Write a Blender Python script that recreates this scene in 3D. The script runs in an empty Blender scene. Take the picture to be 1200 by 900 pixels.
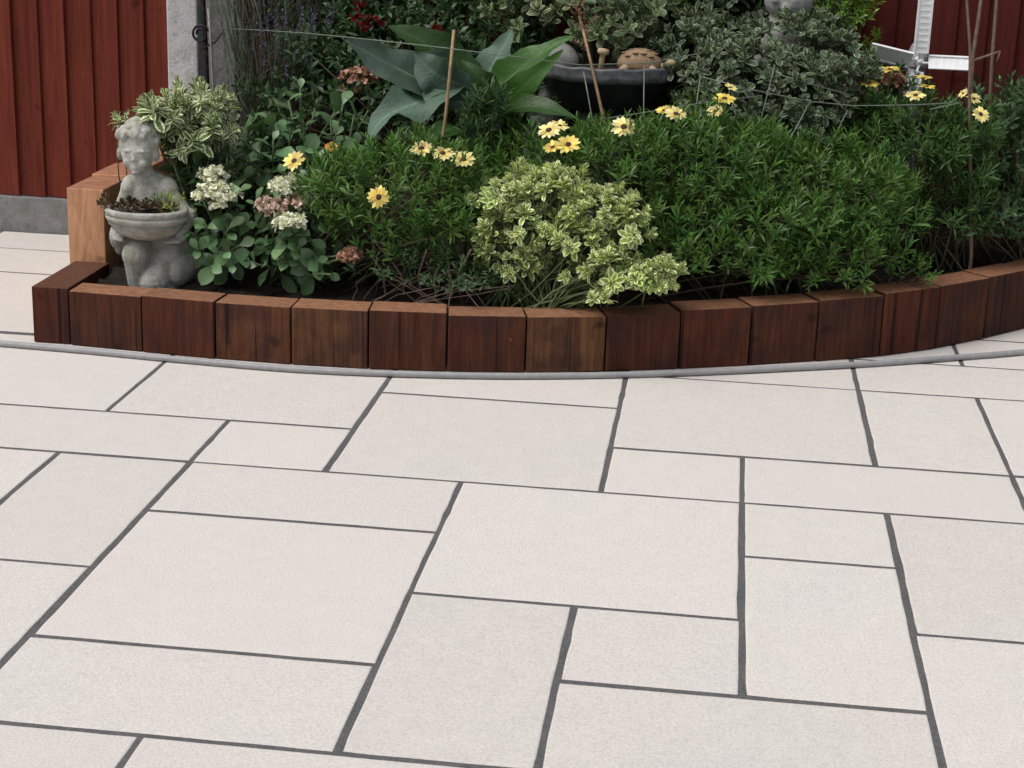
import bpy, math, random
import numpy as np
from mathutils import Vector, Matrix
scene = bpy.context.scene
C = scene.collection
rng = np.random.default_rng(7)
random.seed(7)
R = math.radians
# ------------------------------------------------------------------ camera, sky, sun, exposure
CAM_H = 1.2748313
F_PX = 2017.2185
RX = np.array([0.99134716, 0.1273485, 0.03183027])
UP = np.array([-0.06708559, 0.28309509, 0.95674275])
FW = np.array([-0.11282876, 0.95059956, -0.28918877])
cd = bpy.data.cameras.new('camera'); cam = bpy.data.objects.new('camera', cd); C.objects.link(cam)
cd.sensor_width = 36.0; cd.lens = 36.0 * F_PX / 1200.0; cd.clip_start = 0.05; cd.clip_end = 500
cam.matrix_world = Matrix(((RX[0], UP[0], -FW[0], 0), (RX[1], UP[1], -FW[1], 0), (RX[2], UP[2], -FW[2], CAM_H), (0, 0, 0, 1)))
scene.camera = cam
SUN_ELEV, SUN_AZ = R(62), R(238)          # azimuth: direction the light comes from, clockwise from +Y
world = bpy.data.worlds.new('World'); scene.world = world; world.use_nodes = True
wn = world.node_tree.nodes; wl = world.node_tree.links
sky = wn.new('ShaderNodeTexSky'); sky.sky_type = 'NISHITA'; sky.sun_disc = False
sky.sun_elevation = SUN_ELEV; sky.sun_rotation = SUN_AZ; sky.air_density = 1.0; sky.dust_density = 6.0; sky.ozone_density = 1.0
bg = wn['Background']; bg.inputs['Strength'].default_value = 0.13
hsv = wn.new('ShaderNodeHueSaturation'); hsv.inputs['Saturation'].default_value = .5      # pale overcast sky
wl.new(sky.outputs[0], hsv.inputs['Color']); wl.new(hsv.outputs[0], bg.inputs[0])
sd = bpy.data.lights.new('sun', 'SUN'); sd.energy = 1.15; sd.angle = R(35); sd.color = (1.0, 0.97, 0.93)
sun = bpy.data.objects.new('sun', sd); C.objects.link(sun)
sdir = Vector((math.sin(SUN_AZ) * math.cos(SUN_ELEV), math.cos(SUN_AZ) * math.cos(SUN_ELEV), math.sin(SUN_ELEV)))
sun.rotation_euler = (-sdir).to_track_quat('-Z', 'Y').to_euler(); sun.location = sdir * 20
vs = scene.view_settings; vs.view_transform = 'Standard'; vs.look = 'None'; vs.gamma = 1.0; vs.use_curve_mapping = False
vs.exposure = 0.05

# ------------------------------------------------------------------ helpers: places
def at(x, y, Y):
    """a place in the garden: sight line of the survey photo met with the depth plane Y"""
    d = RX * ((x - 600) / F_PX) + UP * ((450 - y) / F_PX) + FW
    q = d * (Y / d[1]); return np.array([q[0], q[1], q[2] + CAM_H])
def gp(x, y, z=0.0):
    d = RX * ((x - 600) / F_PX) + UP * ((450 - y) / F_PX) + FW
    q = d * ((z - CAM_H) / d[2]); return np.array([q[0], q[1], z])
def mpp(Y): return Y * 1.035 / F_PX       # metres for one photo pixel at depth Y

def soil_z(x, y): return 0.105 + 0.10 * max(0.0, min(1.0, (y - 4.5) / 0.9)) if True else 0
# ------------------------------------------------------------------ helpers: objects
def link(o, parent=None):
    C.objects.link(o)
    if parent is not None: o.parent = parent
    return o
def tag(o, label=None, cat=None, group=None, kind=None):
    if label: o['label'] = label
    if cat: o['category'] = cat
    if group: o['group'] = group
    if kind: o['kind'] = kind
    return o
def empty(name, loc, label, cat, group=None):
    o = bpy.data.objects.new(name, None); o.location = loc; o.empty_display_size = 0.05
    C.objects.link(o); tag(o, label, cat, group); return o
def mesh_from(name, V, F, UV=None, tone=None, smooth=True, off=(0, 0, 0)):
    V = np.asarray(V, float) - np.asarray(off, float)
    me = bpy.data.meshes.new(name)
    me.from_pydata(V.tolist(), [], [list(map(int, f)) for f in F])
    if UV is not None:
        uvl = me.uv_layers.new(name='UVMap'); uvl.data.foreach_set('uv', np.asarray(UV, np.float32).ravel())
    if tone is not None:
        a = me.attributes.new('tone', 'FLOAT', 'POINT'); a.data.foreach_set('value', np.asarray(tone, np.float32))
    if smooth: me.polygons.foreach_set('use_smooth', [True] * len(me.polygons))
    me.update(); return me
def mobj(name, me, mat, parent=None, loc=None, M=None):
    o = bpy.data.objects.new(name, me)
    if mat and not me.materials: me.materials.append(mat)
    if M is not None: o.matrix_basis = M
    if loc is not None: o.location = loc
    return link(o, parent)
class MB:
    def __init__(s): s.V = []; s.F = []
    def add(s, V, F):
        n = len(s.V); s.V += [tuple(map(float, v)) for v in V]; s.F += [tuple(i + n for i in f) for f in F]; return s
    def box(s, c, d, M=None):
        v = []
        for dz in (-.5, .5):
            for dx, dy in ((-.5, -.5), (.5, -.5), (.5, .5), (-.5, .5)):
                p = Vector((dx * d[0], dy * d[1], dz * d[2]))
                if M is not None: p = M @ p
                v.append((p.x + c[0], p.y + c[1], p.z + c[2]))
        return s.add(v, [(3, 2, 1, 0), (4, 5, 6, 7), (0, 1, 5, 4), (1, 2, 6, 5), (2, 3, 7, 6), (3, 0, 4, 7)])
    def tube(s, pts, r, n=6, cap=True):
        pts = [Vector(p) for p in pts]; k = len(pts); rr = r if isinstance(r, (list, tuple)) else [r] * k
        V = []; F = []
        ref = Vector((0.31, 0.87, 0.38)).normalized()
        for i, p in enumerate(pts):
            t = (pts[min(i + 1, k - 1)] - pts[max(i - 1, 0)]).normalized()
            a = t.cross(ref)
            if a.length < 1e-3: a = t.cross(Vector((1, 0, 0)))
            a.normalize(); b = t.cross(a)
            for j in range(n):
                w = 2 * math.pi * j / n; q = p + (a * math.cos(w) + b * math.sin(w)) * rr[i]; V.append(q)
        for i in range(k - 1):
            for j in range(n):
                j2 = (j + 1) % n; F.append((i * n + j, i * n + j2, (i + 1) * n + j2, (i + 1) * n + j))
        if cap: F.append(tuple(range(n - 1, -1, -1))); F.append(tuple((k - 1) * n + j for j in range(n)))
        return s.add(V, F)
    def lathe(s, prof, n=32, c=(0, 0, 0)):
        V = []; F = []; k = len(prof)
        for (r, z) in prof:
            for j in range(n):
                w = 2 * math.pi * j / n; V.append((c[0] + r * math.cos(w), c[1] + r * math.sin(w), c[2] + z))
        for i in range(k - 1):
            for j in range(n):
                j2 = (j + 1) % n; F.append((i * n + j, i * n + j2, (i + 1) * n + j2, (i + 1) * n + j))
        F.append(tuple(range(n - 1, -1, -1))); F.append(tuple((k - 1) * n + j for j in range(n)))
        return s.add(V, F)
    def ell(s, c, r, n=14, m=10, M=None):
        V = [(0, 0, -1)]; F = []
        for i in range(1, m):
            ph = -math.pi / 2 + math.pi * i / m
            for j in range(n):
                w = 2 * math.pi * j / n; V.append((math.cos(ph) * math.cos(w), math.cos(ph) * math.sin(w), math.sin(ph)))
        V.append((0, 0, 1)); L = len(V) - 1
        for j in range(n):
            F.append((0, 1 + (j + 1) % n, 1 + j)); F.append((L, 1 + (m - 2) * n + j, 1 + (m - 2) * n + (j + 1) % n))
        for i in range(m - 2):
            for j in range(n):
                a = 1 + i * n; F.append((a + j, a + (j + 1) % n, a + n + (j + 1) % n, a + n + j))
        r = (r, r, r) if not isinstance(r, (tuple, list)) else r
        out = []
        for v in V:
            p = Vector((v[0] * r[0], v[1] * r[1], v[2] * r[2]))
            if M is not None: p = M @ p
            out.append((p.x + c[0], p.y + c[1], p.z + c[2]))
        return s.add(out, F)
    def capsule(s, a, b, ra, rb, k=7):
        for i in range(k + 1):
            t = i / k; c = [a[q] * (1 - t) + b[q] * t for q in range(3)]; s.ell(c, ra * (1 - t) + rb * t, 12, 8)
        return s
    def mesh(s, name, smooth=True, off=(0, 0, 0)): return mesh_from(name, s.V, s.F, smooth=smooth, off=off)
    def build(s, name, mat, parent=None, smooth=True, off=(0, 0, 0), bevel=0):
        o = mobj(name, s.mesh(name, smooth, off), mat, parent)
        if bevel:
            b = o.modifiers.new('bevel', 'BEVEL'); b.width = bevel; b.segments = 2; b.limit_method = 'ANGLE'; b.angle_limit = R(35)
        return o

# ------------------------------------------------------------------ materials
def new_mat(name):
    m = bpy.data.materials.new(name); m.use_nodes = True
    return m, m.node_tree.nodes, m.node_tree.links, m.node_tree.nodes['Principled BSDF']
def N(nodes, t, **kw):
    n = nodes.new('ShaderNode' + t)
    for k, v in kw.items():
        if k.startswith('i_'): n.inputs[k[2:].replace('_', ' ')].default_value = v
        else: setattr(n, k, v)
    return n
def ramp(nodes, links, src, stops):
    r = nodes.new('ShaderNodeValToRGB'); e = r.color_ramp.elements
    while len(e) < len(stops): e.new(0.5)
    for k, (p, c) in enumerate(stops): e[k].position = p; e[k].color = (*c, 1) if len(c) == 3 else c
    links.new(src, r.inputs[0]); return r.outputs[0]
def mix(nodes, links, fac, a, b, mode='MIX'):
    m = nodes.new('ShaderNodeMix'); m.data_type = 'RGBA'; m.blend_type = mode
    for s, v in ((m.inputs[0], fac), (m.inputs[6], a), (m.inputs[7], b)):
        if hasattr(v, 'links'): links.new(v, s)
        elif isinstance(v, (tuple, list)): s.default_value = (*v, 1) if len(v) == 3 else v
        else: s.default_value = v
    return m.outputs[2]
def math_(nodes, links, op, a, b=0.0, clamp=False):
    m = nodes.new('ShaderNodeMath'); m.operation = op; m.use_clamp = clamp
    for s, v in ((m.inputs[0], a), (m.inputs[1], b)):
        if hasattr(v, 'links'): links.new(v, s)
        else: s.default_value = v
    return m.outputs[0]
def noise(nodes, links, vec, scale, detail=4, rough=.55, dist=0.0):
    n = N(nodes, 'TexNoise'); n.inputs['Scale'].default_value = scale; n.inputs['Detail'].default_value = detail
    n.inputs['Roughness'].default_value = rough; n.inputs['Distortion'].default_value = dist
    if vec is not None: links.new(vec, n.inputs['Vector'])
    return n.outputs['Fac']
def coords(nodes, links, scale=(1, 1, 1), rnd=True):
    tc = N(nodes, 'TexCoord'); mp = N(nodes, 'Mapping'); mp.inputs['Scale'].default_value = scale
    links.new(tc.outputs['Object'], mp.inputs['Vector'])
    if rnd:
        oi = N(nodes, 'ObjectInfo'); c = N(nodes, 'CombineXYZ')
        a = math_(nodes, links, 'MULTIPLY', oi.outputs['Random'], 37.0); b = math_(nodes, links, 'MULTIPLY', oi.outputs['Random'], 91.0)
        links.new(a, c.inputs[0]); links.new(b, c.inputs[1]); links.new(b, c.inputs[2]); links.new(c.outputs[0], mp.inputs['Location'])
    return mp.outputs[0]
def bump(nodes, links, bsdf, h, dist, strength=1.0):
    b = N(nodes, 'Bump'); b.inputs['Distance'].default_value = dist; b.inputs['Strength'].default_value = strength
    links.new(h, b.inputs['Height']); links.new(b.outputs[0], bsdf.inputs['Normal'])

def slab_mat():
    m, n, l, b = new_mat('pale_textured_paving')
    v = coords(n, l); oi = N(n, 'ObjectInfo')
    big = noise(n, l, v, 2.6, 3, .5); fine = noise(n, l, v, 240, 4, .7); mid = noise(n, l, v, 22, 5, .6)
    c = ramp(n, l, big, [(.25, (.585, .575, .56)), (.42, (.64, .605, .55)), (.55, (.63, .59, .56)), (.72, (.675, .575, .535))])
    c = mix(n, l, .55, c, ramp(n, l, fine, [(.3, (.33, .315, .30)), (.5, (.62, .595, .565)), (.72, (.80, .775, .745))]))
    c = mix(n, l, .16, c, ramp(n, l, mid, [(.32, (.52, .50, .475)), (.62, (.665, .64, .605))]))
    tv = math_(n, l, 'MULTIPLY_ADD', oi.outputs['Random'], .07); tv.node.inputs[2].default_value = .985
    c = mix(n, l, 1.0, c, tv, 'MULTIPLY')
    l.new(c, b.inputs['Base Color']); b.inputs['Roughness'].default_value = .8; b.inputs['Specular IOR Level'].default_value = .3
    bump(n, l, b, fine, .0025, .7); return m
def mortar_mat():
    m, n, l, b = new_mat('dark_grey_joint_mortar')
    v = coords(n, l, rnd=False); f = noise(n, l, v, 180, 4, .7); g = noise(n, l, v, 9, 4, .6)
    c = ramp(n, l, f, [(.3, (.045, .045, .047)), (.7, (.175, .172, .17))]); c = mix(n, l, .3, c, ramp(n, l, g, [(.35, (.05, .05, .055)), (.7, (.13, .128, .125))]))
    l.new(c, b.inputs['Base Color']); b.inputs['Roughness'].default_value = .95; bump(n, l, b, f, .003); return m
def sleeper_mat():
    m, n, l, b = new_mat('stained_sleeper_timber')
    v = coords(n, l, (1, 1, .07)); v2 = coords(n, l); at_ = N(n, 'Attribute', attribute_type='OBJECT', attribute_name='stain')
    g = noise(n, l, v, 60, 6, .65, .6); g2 = noise(n, l, v, 200, 3, .6); patch = noise(n, l, v2, 9, 4, .6); kn = noise(n, l, v2, 14, 2, .4)
    dark = ramp(n, l, g, [(.25, (.028, .0090, .0060)), (.5, (.060, .0195, .0115)), (.75, (.105, .036, .020))])
    lite = ramp(n, l, g, [(.25, (.06, .026, .012)), (.5, (.125, .058, .027)), (.75, (.185, .092, .046))])
    oi2 = N(n, 'ObjectInfo'); red = ramp(n, l, g, [(.25, (.040, .0095, .006)), (.5, (.085, .0215, .012)), (.75, (.145, .042, .022))])
    rf = ramp(n, l, math_(n, l, 'FRACT', math_(n, l, 'MULTIPLY', oi2.outputs['Random'], 5.7)), [(.35, (0, 0, 0)), (1, (.9, .9, .9))])
    dark = mix(n, l, rf, dark, red)
    c = mix(n, l, at_.outputs['Fac'], dark, lite)
    pm = ramp(n, l, patch, [(.44, (0, 0, 0)), (.62, (1, 1, 1))])
    c = mix(n, l, math_(n, l, 'MULTIPLY', pm, .7), c, ramp(n, l, g, [(.3, (.028, .013, .014)), (.7, (.060, .026, .022))]))
    km = ramp(n, l, kn, [(.68, (0, 0, 0)), (.74, (1, 1, 1))])
    c = mix(n, l, math_(n, l, 'MULTIPLY', km, .7), c, (.022, .010, .007))
    cr = noise(n, l, coords(n, l, (1, 1, .02)), 55, 2, .4, .3); cm = ramp(n, l, cr, [(.655, (0, 0, 0)), (.68, (1, 1, 1))])
    c = mix(n, l, math_(n, l, 'MULTIPLY', cm, .8), c, (.012, .006, .005))
    # sawn top ends keep little stain
    geo = N(n, 'TexCoord'); sx = N(n, 'SeparateXYZ'); l.new(geo.outputs['Normal'], sx.inputs[0])
    top = ramp(n, l, sx.outputs[2], [(.75, (0, 0, 0)), (.9, (1, 1, 1))])
    rings = N(n, 'TexWave', wave_type='RINGS'); rings.inputs['Scale'].default_value = 26; rings.inputs['Distortion'].default_value = 6; l.new(v2, rings.inputs['Vector'])
    endc = ramp(n, l, noise(n, l, v2, 45, 5, .7), [(.3, (.17, .078, .042)), (.55, (.30, .148, .082)), (.8, (.42, .225, .135))])
    endc = mix(n, l, .28, endc, ramp(n, l, rings.outputs['Fac'], [(0, (.13, .06, .035)), (1, (.33, .18, .11))]))
    at2 = N(n, 'Attribute', attribute_type='OBJECT', attribute_name='end_stain')
    endc = mix(n, l, at2.outputs['Fac'], endc, (.055, .022, .016))
    c = mix(n, l, top, c, endc)
    l.new(c, b.inputs['Base Color']); b.inputs['Roughness'].default_value = .8; b.inputs['Specular IOR Level'].default_value = .15
    bump(n, l, b, math_(n, l, 'ADD', g, g2), .0022); return m
def raw_timber_mat():
    m, n, l, b = new_mat('fresh_sawn_timber')
    v = coords(n, l, (1, 1, .25)); g = noise(n, l, v, 26, 6, .65, 1.2); f = noise(n, l, v, 130, 3, .6)
    c = ramp(n, l, g, [(.25, (.34, .155, .075)), (.5, (.56, .285, .15)), (.75, (.68, .38, .22))])
    k = ramp(n, l, noise(n, l, coords(n, l), 22, 3, .5), [(.66, (0, 0, 0)), (.72, (1, 1, 1))])
    c = mix(n, l, math_(n, l, 'MULTIPLY', k, .5), c, (.16, .06, .03))
    geo = N(n, 'TexCoord'); sx = N(n, 'SeparateXYZ'); l.new(geo.outputs['Normal'], sx.inputs[0])
    top = ramp(n, l, sx.outputs[2], [(.75, (0, 0, 0)), (.9, (1, 1, 1))])
    c = mix(n, l, math_(n, l, 'MULTIPLY', top, .75), c, ramp(n, l, g, [(.3, (.17, .06, .032)), (.7, (.31, .125, .07))]))
    l.new(c, b.inputs['Base Color']); b.inputs['Roughness'].default_value = .75; bump(n, l, b, math_(n, l, 'ADD', g, f), .002); return m
def fence_mat(name, lo, mid, hi):
    m, n, l, b = new_mat(name)
    v = coords(n, l, (1, 1, .045)); v2 = coords(n, l); oi = N(n, 'ObjectInfo')
    g = noise(n, l, v, 70, 6, .65, .8); p = noise(n, l, v2, 3.5, 4, .6); k = noise(n, l, v2, 11, 2, .4)
    c = ramp(n, l, g, [(.28, lo), (.5, mid), (.75, hi)])
    c = mix(n, l, ramp(n, l, p, [(.4, (0, 0, 0)), (.75, (.45, .45, .45))]), c, lo)
    c = mix(n, l, math_(n, l, 'MULTIPLY', ramp(n, l, k, [(.70, (0, 0, 0)), (.76, (1, 1, 1))]), .7), c, tuple(q * .45 for q in lo))
    tv = math_(n, l, 'MULTIPLY_ADD', oi.outputs['Random'], .3); tv.node.inputs[2].default_value = .85
    c = mix(n, l, 1.0, c, tv, 'MULTIPLY')
    l.new(c, b.inputs['Base Color']); b.inputs['Roughness'].default_value = .85; b.inputs['Specular IOR Level'].default_value = .1
    bump(n, l, b, g, .0025); return m
def stone_mat(name, lo, mid, hi, lichen=None, scale=1.0, rnd=True):
    m, n, l, b = new_mat(name)
    v = coords(n, l, rnd=rnd); p = noise(n, l, v, 9 * scale, 5, .65); f = noise(n, l, v, 90 * scale, 5, .7)
    c = ramp(n, l, p, [(.3, lo), (.5, mid), (.72, hi)])
    c = mix(n, l, .45, c, ramp(n, l, f, [(.3, lo), (.55, mid), (.8, hi)]))
    if lichen:
        k = ramp(n, l, noise(n, l, v, 16 * scale, 4, .6), [(.46, (0, 0, 0)), (.62, (.75, .75, .75))]); c = mix(n, l, k, c, lichen)
        k2 = ramp(n, l, noise(n, l, v, 38 * scale, 5, .7), [(.56, (0, 0, 0)), (.70, (.7, .7, .7))]); c = mix(n, l, k2, c, tuple(q * .5 for q in lo))
    l.new(c, b.inputs['Base Color']); b.inputs['Roughness'].default_value = .9; b.inputs['Specular IOR Level'].default_value = .25
    bump(n, l, b, math_(n, l, 'ADD', f, p), .004); return m
def plain_mat(name, col, rough=.5, metal=0.0, var=.25, scale=30, bumpd=0.0):
    m, n, l, b = new_mat(name)
    v = coords(n, l); f = noise(n, l, v, scale, 4, .6)
    c = ramp(n, l, f, [(.3, tuple(q * (1 - var) for q in col)), (.7, tuple(min(1, q * (1 + var)) for q in col))])
    l.new(c, b.inputs['Base Color']); b.inputs['Roughness'].default_value = rough; b.inputs['Metallic'].default_value = metal
    if bumpd: bump(n, l, b, f, bumpd)
    return m
def leaf_mat(name, base, edge=None, young=None, edge_at=.55, rough=.42, trans=.22, hue=.03, vein=0.0):
    m, n, l, b = new_mat(name)
    uv = N(n, 'UVMap'); s = N(n, 'SeparateXYZ'); l.new(uv.outputs[0], s.inputs[0])
    tone = N(n, 'Attribute', attribute_name='tone'); oi = N(n, 'ObjectInfo')
    d = math_(n, l, 'ABSOLUTE', math_(n, l, 'SUBTRACT', s.outputs[0], .5)); d = math_(n, l, 'MULTIPLY', d, 2.0)
    tcn = N(n, 'TexCoord'); wob = noise(n, l, tcn.outputs['Object'], 120, 3, .6)
    c = mix(n, l, ramp(n, l, s.outputs[1], [(0, (0, 0, 0)), (1, (1, 1, 1))]), base, young or tuple(q * 1.25 for q in base))
    if edge:
        dd = math_(n, l, 'ADD', d, math_(n, l, 'MULTIPLY', math_(n, l, 'SUBTRACT', wob, .5), .9))
        c = mix(n, l, ramp(n, l, dd, [(edge_at - .08, (0, 0, 0)), (edge_at + .08, (1, 1, 1))]), c, edge)
    elif vein:
        c = mix(n, l, ramp(n, l, d, [(0, (vein, vein, vein)), (.12, (0, 0, 0))]), c, tuple(min(1, q * 2.4) for q in base))
    if vein >= .5:
        ph = math_(n, l, 'SINE', math_(n, l, 'MULTIPLY', math_(n, l, 'SUBTRACT', s.outputs[1], math_(n, l, 'MULTIPLY', d, .22)), 88.0))
        c = mix(n, l, ramp(n, l, ph, [(.86, (0, 0, 0)), (1.0, (.10, .10, .10))]), c, tuple(min(1, q * 1.9) for q in base))
        bl = noise(n, l, tcn.outputs['Object'], 24, 4, .6); c = mix(n, l, ramp(n, l, bl, [(.60, (0, 0, 0)), (.74, (.55, .55, .55))]), c, tuple(q * .62 + .012 for q in base))
        sp = noise(n, l, tcn.outputs['Object'], 75, 2, .5); c = mix(n, l, ramp(n, l, sp, [(.73, (0, 0, 0)), (.76, (.8, .8, .8))]), c, (.11, .085, .04))
        bump(n, l, b, math_(n, l, 'ADD', math_(n, l, 'MULTIPLY', ph, .12), math_(n, l, 'MULTIPLY', bl, 4.0)), .0016, .8)
    hs = N(n, 'HueSaturation'); t = math_(n, l, 'FRACT', math_(n, l, 'ADD', tone.outputs['Fac'], oi.outputs['Random']))
    hv = math_(n, l, 'MULTIPLY_ADD', t, hue); hv.node.inputs[2].default_value = .5 - hue / 2
    vv = math_(n, l, 'MULTIPLY_ADD', math_(n, l, 'FRACT', math_(n, l, 'MULTIPLY', t, 7.3)), .85); vv.node.inputs[2].default_value = .60
    l.new(hv, hs.inputs['Hue']); l.new(vv, hs.inputs['Value']); l.new(c, hs.inputs['Color'])
    col = hs.outputs[0]
    l.new(col, b.inputs['Base Color']); b.inputs['Roughness'].default_value = rough; b.inputs['Specular IOR Level'].default_value = .4
    tr = N(n, 'BsdfTranslucent'); ms = N(n, 'MixShader'); ms.inputs[0].default_value = trans
    l.new(mix(n, l, 1.0, col, (1.1, 1.25, .6), 'MULTIPLY'), tr.inputs[0])
    l.new(b.outputs[0], ms.inputs[1]); l.new(tr.outputs[0], ms.inputs[2]); l.new(ms.outputs[0], n['Material Output'].inputs[0])
    return m
M = {}
M['slab'] = slab_mat(); M['mortar'] = mortar_mat(); M['sleeper'] = sleeper_mat(); M['raw'] = raw_timber_mat()
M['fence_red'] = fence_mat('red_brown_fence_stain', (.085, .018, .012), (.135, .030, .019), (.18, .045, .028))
M['fence_dark'] = fence_mat('dark_red_fence', (.062, .013, .011), (.088, .018, .0145), (.115, .026, .021))  # darker red tone for the panels right of the pale post
M['concrete'] = stone_mat('fence_concrete', (.15, .15, .155), (.25, .25, .255), (.34, .34, .345), (.17, .18, .15))
M['concrete_pale'] = stone_mat('pale_post_concrete', (.42, .42, .435), (.60, .60, .61), (.72, .72, .73), (.40, .41, .38))
M['l_dusk'] = leaf_mat('dusky_purple_leaf', (.030, .020, .032), None, (.050, .034, .055), trans=.15)
M['statue'] = stone_mat('weathered_cast_stone', (.28, .275, .25), (.49, .48, .445), (.66, .65, .61), (.30, .31, .215), 1.6)
M['soil'] = stone_mat('dark_bed_soil', (.010, .008, .007), (.024, .018, .014), (.055, .042, .032), None, 3.0, False)
M['earth'] = stone_mat('bare_ground', (.05, .045, .035), (.09, .08, .06), (.13, .11, .085), None, .4, False)
M['hose'] = plain_mat('grey_hose_rubber', (.30, .30, .305), .55, 0, .12, 60)
M['black'] = plain_mat('dark_glazed_pot', (.017, .017, .021), .38, 0, .35, 14, .001)
M['rim'] = plain_mat('weathered_grey_rim', (.115, .118, .13), .55, 0, .5, 40, .002)
M['iron'] = plain_mat('black_iron', (.012, .012, .013), .5, .4, .4, 60)
M['cane'] = plain_mat('bamboo_cane', (.38, .25, .14), .55, 0, .3, 40)
M['twig'] = plain_mat('bare_brown_twig', (.17, .115, .085), .8, 0, .35, 60, .001)
M['stem'] = plain_mat('green_brown_stem', (.085, .075, .04), .7, 0, .4, 50)
M['gstem'] = plain_mat('green_stem', (.09, .13, .05), .6, 0, .3, 50)
M['wire'] = plain_mat('green_coated_wire', (.16, .19, .15), .45, 0, .3, 40)
M['white'] = plain_mat('white_painted_metal', (.84, .85, .86), .4, 0, .08, 20)
M['greyp'] = plain_mat('grey_painted_metal', (.36, .37, .38), .5, 0, .15, 20)
M['tort'] = plain_mat('tan_cast_tortoise_shell', (.26, .17, .095), .7, 0, .4, 45, .003)
M['peg'] = plain_mat('pale_wood_peg', (.42, .31, .19), .7, 0, .25, 40)
M['rock'] = stone_mat('pale_grey_rock', (.20, .20, .195), (.33, .33, .32), (.45, .45, .44), None, 2.0)
M['l_feather'] = leaf_mat('fresh_green_narrow_leaf', (.052, .112, .023), None, (.112, .225, .045), trans=.28, hue=.055)
M['l_feather_d'] = leaf_mat('dark_green_narrow_leaf', (.040, .088, .022), None, (.078, .165, .038), trans=.25)
M['l_hebe'] = leaf_mat('yellow_edged_hebe_leaf', (.23, .33, .065), (.86, .86, .58), None, .54, .45, .2)
M['l_hebe_w'] = leaf_mat('cream_edged_hebe_leaf', (.10, .18, .05), (.72, .72, .52), None, .55, .45, .2)
M['l_grey'] = leaf_mat('grey_green_variegated_leaf', (.058, .098, .048), (.38, .42, .30), None, .76, .5, .18)
M['l_bowl'] = leaf_mat('pale_edged_bowl_leaf', (.085, .135, .055), (.42, .44, .29), None, .78, .5, .18)
M['l_sedum'] = leaf_mat('fleshy_blue_green_leaf', (.066, .132, .056), None, (.115, .200, .088), rough=.38, trans=.08, hue=.03, vein=.35)
M['l_arum'] = leaf_mat('broad_glaucous_leaf', (.078, .135, .095), None, (.098, .160, .115), rough=.6, trans=.22, hue=.01, vein=.5)
M['l_arum_g'] = leaf_mat('broad_bright_green_leaf', (.032, .092, .016), None, (.042, .115, .022), rough=.42, trans=.30, hue=.01, vein=.5)
M['l_dark'] = leaf_mat('dark_green_shrub_leaf', (.026, .058, .021), None, (.050, .100, .034), trans=.2)
M['l_mid'] = leaf_mat('mid_green_shrub_leaf', (.048, .095, .038), None, (.075, .140, .055), trans=.22)
M['l_lime'] = leaf_mat('lime_green_shrub_leaf', (.10, .19, .025), None, (.18, .30, .04), trans=.28)
M['l_lav'] = leaf_mat('grey_green_lavender_leaf', (.075, .092, .060), None, (.10, .12, .08), trans=.15)
M['l_lime2'] = leaf_mat('yellow_green_succulent_leaf', (.16, .26, .03), None, (.26, .34, .05), trans=.1)
M['l_semp'] = leaf_mat('red_brown_succulent_leaf', (.16, .065, .045), None, (.10, .10, .05), trans=.05, rough=.45)
M['f_purple'] = leaf_mat('purple_flower', (.070, .046, .12), None, (.115, .080, .19), trans=.2)
M['f_red'] = leaf_mat('deep_red_flower', (.14, .008, .013), None, (.20, .014, .02), trans=.2)
M['f_pink'] = leaf_mat('dusty_pink_floret', (.46, .30, .24), None, (.62, .48, .41), trans=.15)
M['f_brown'] = leaf_mat('russet_floret', (.24, .105, .065), None, (.36, .20, .13), trans=.1)
M['f_cream'] = leaf_mat('cream_bud_floret', (.60, .62, .42), None, (.86, .85, .74), trans=.15)
M['f_yellow'] = leaf_mat('yellow_daisy_petal', (.72, .48, .03), None, (.88, .75, .24), trans=.25, hue=.012)
M['f_pale'] = leaf_mat('pale_yellow_daisy_petal', (.74, .55, .09), None, (.90, .82, .44), trans=.25, hue=.012)
M['f_orange'] = leaf_mat('orange_daisy_petal', (.55, .20, .02), None, (.72, .34, .05), trans=.2, hue=.012)
M['f_centre'] = plain_mat('dark_daisy_centre', (.045, .018, .02), .8, 0, .5, 120, .002)

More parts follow.
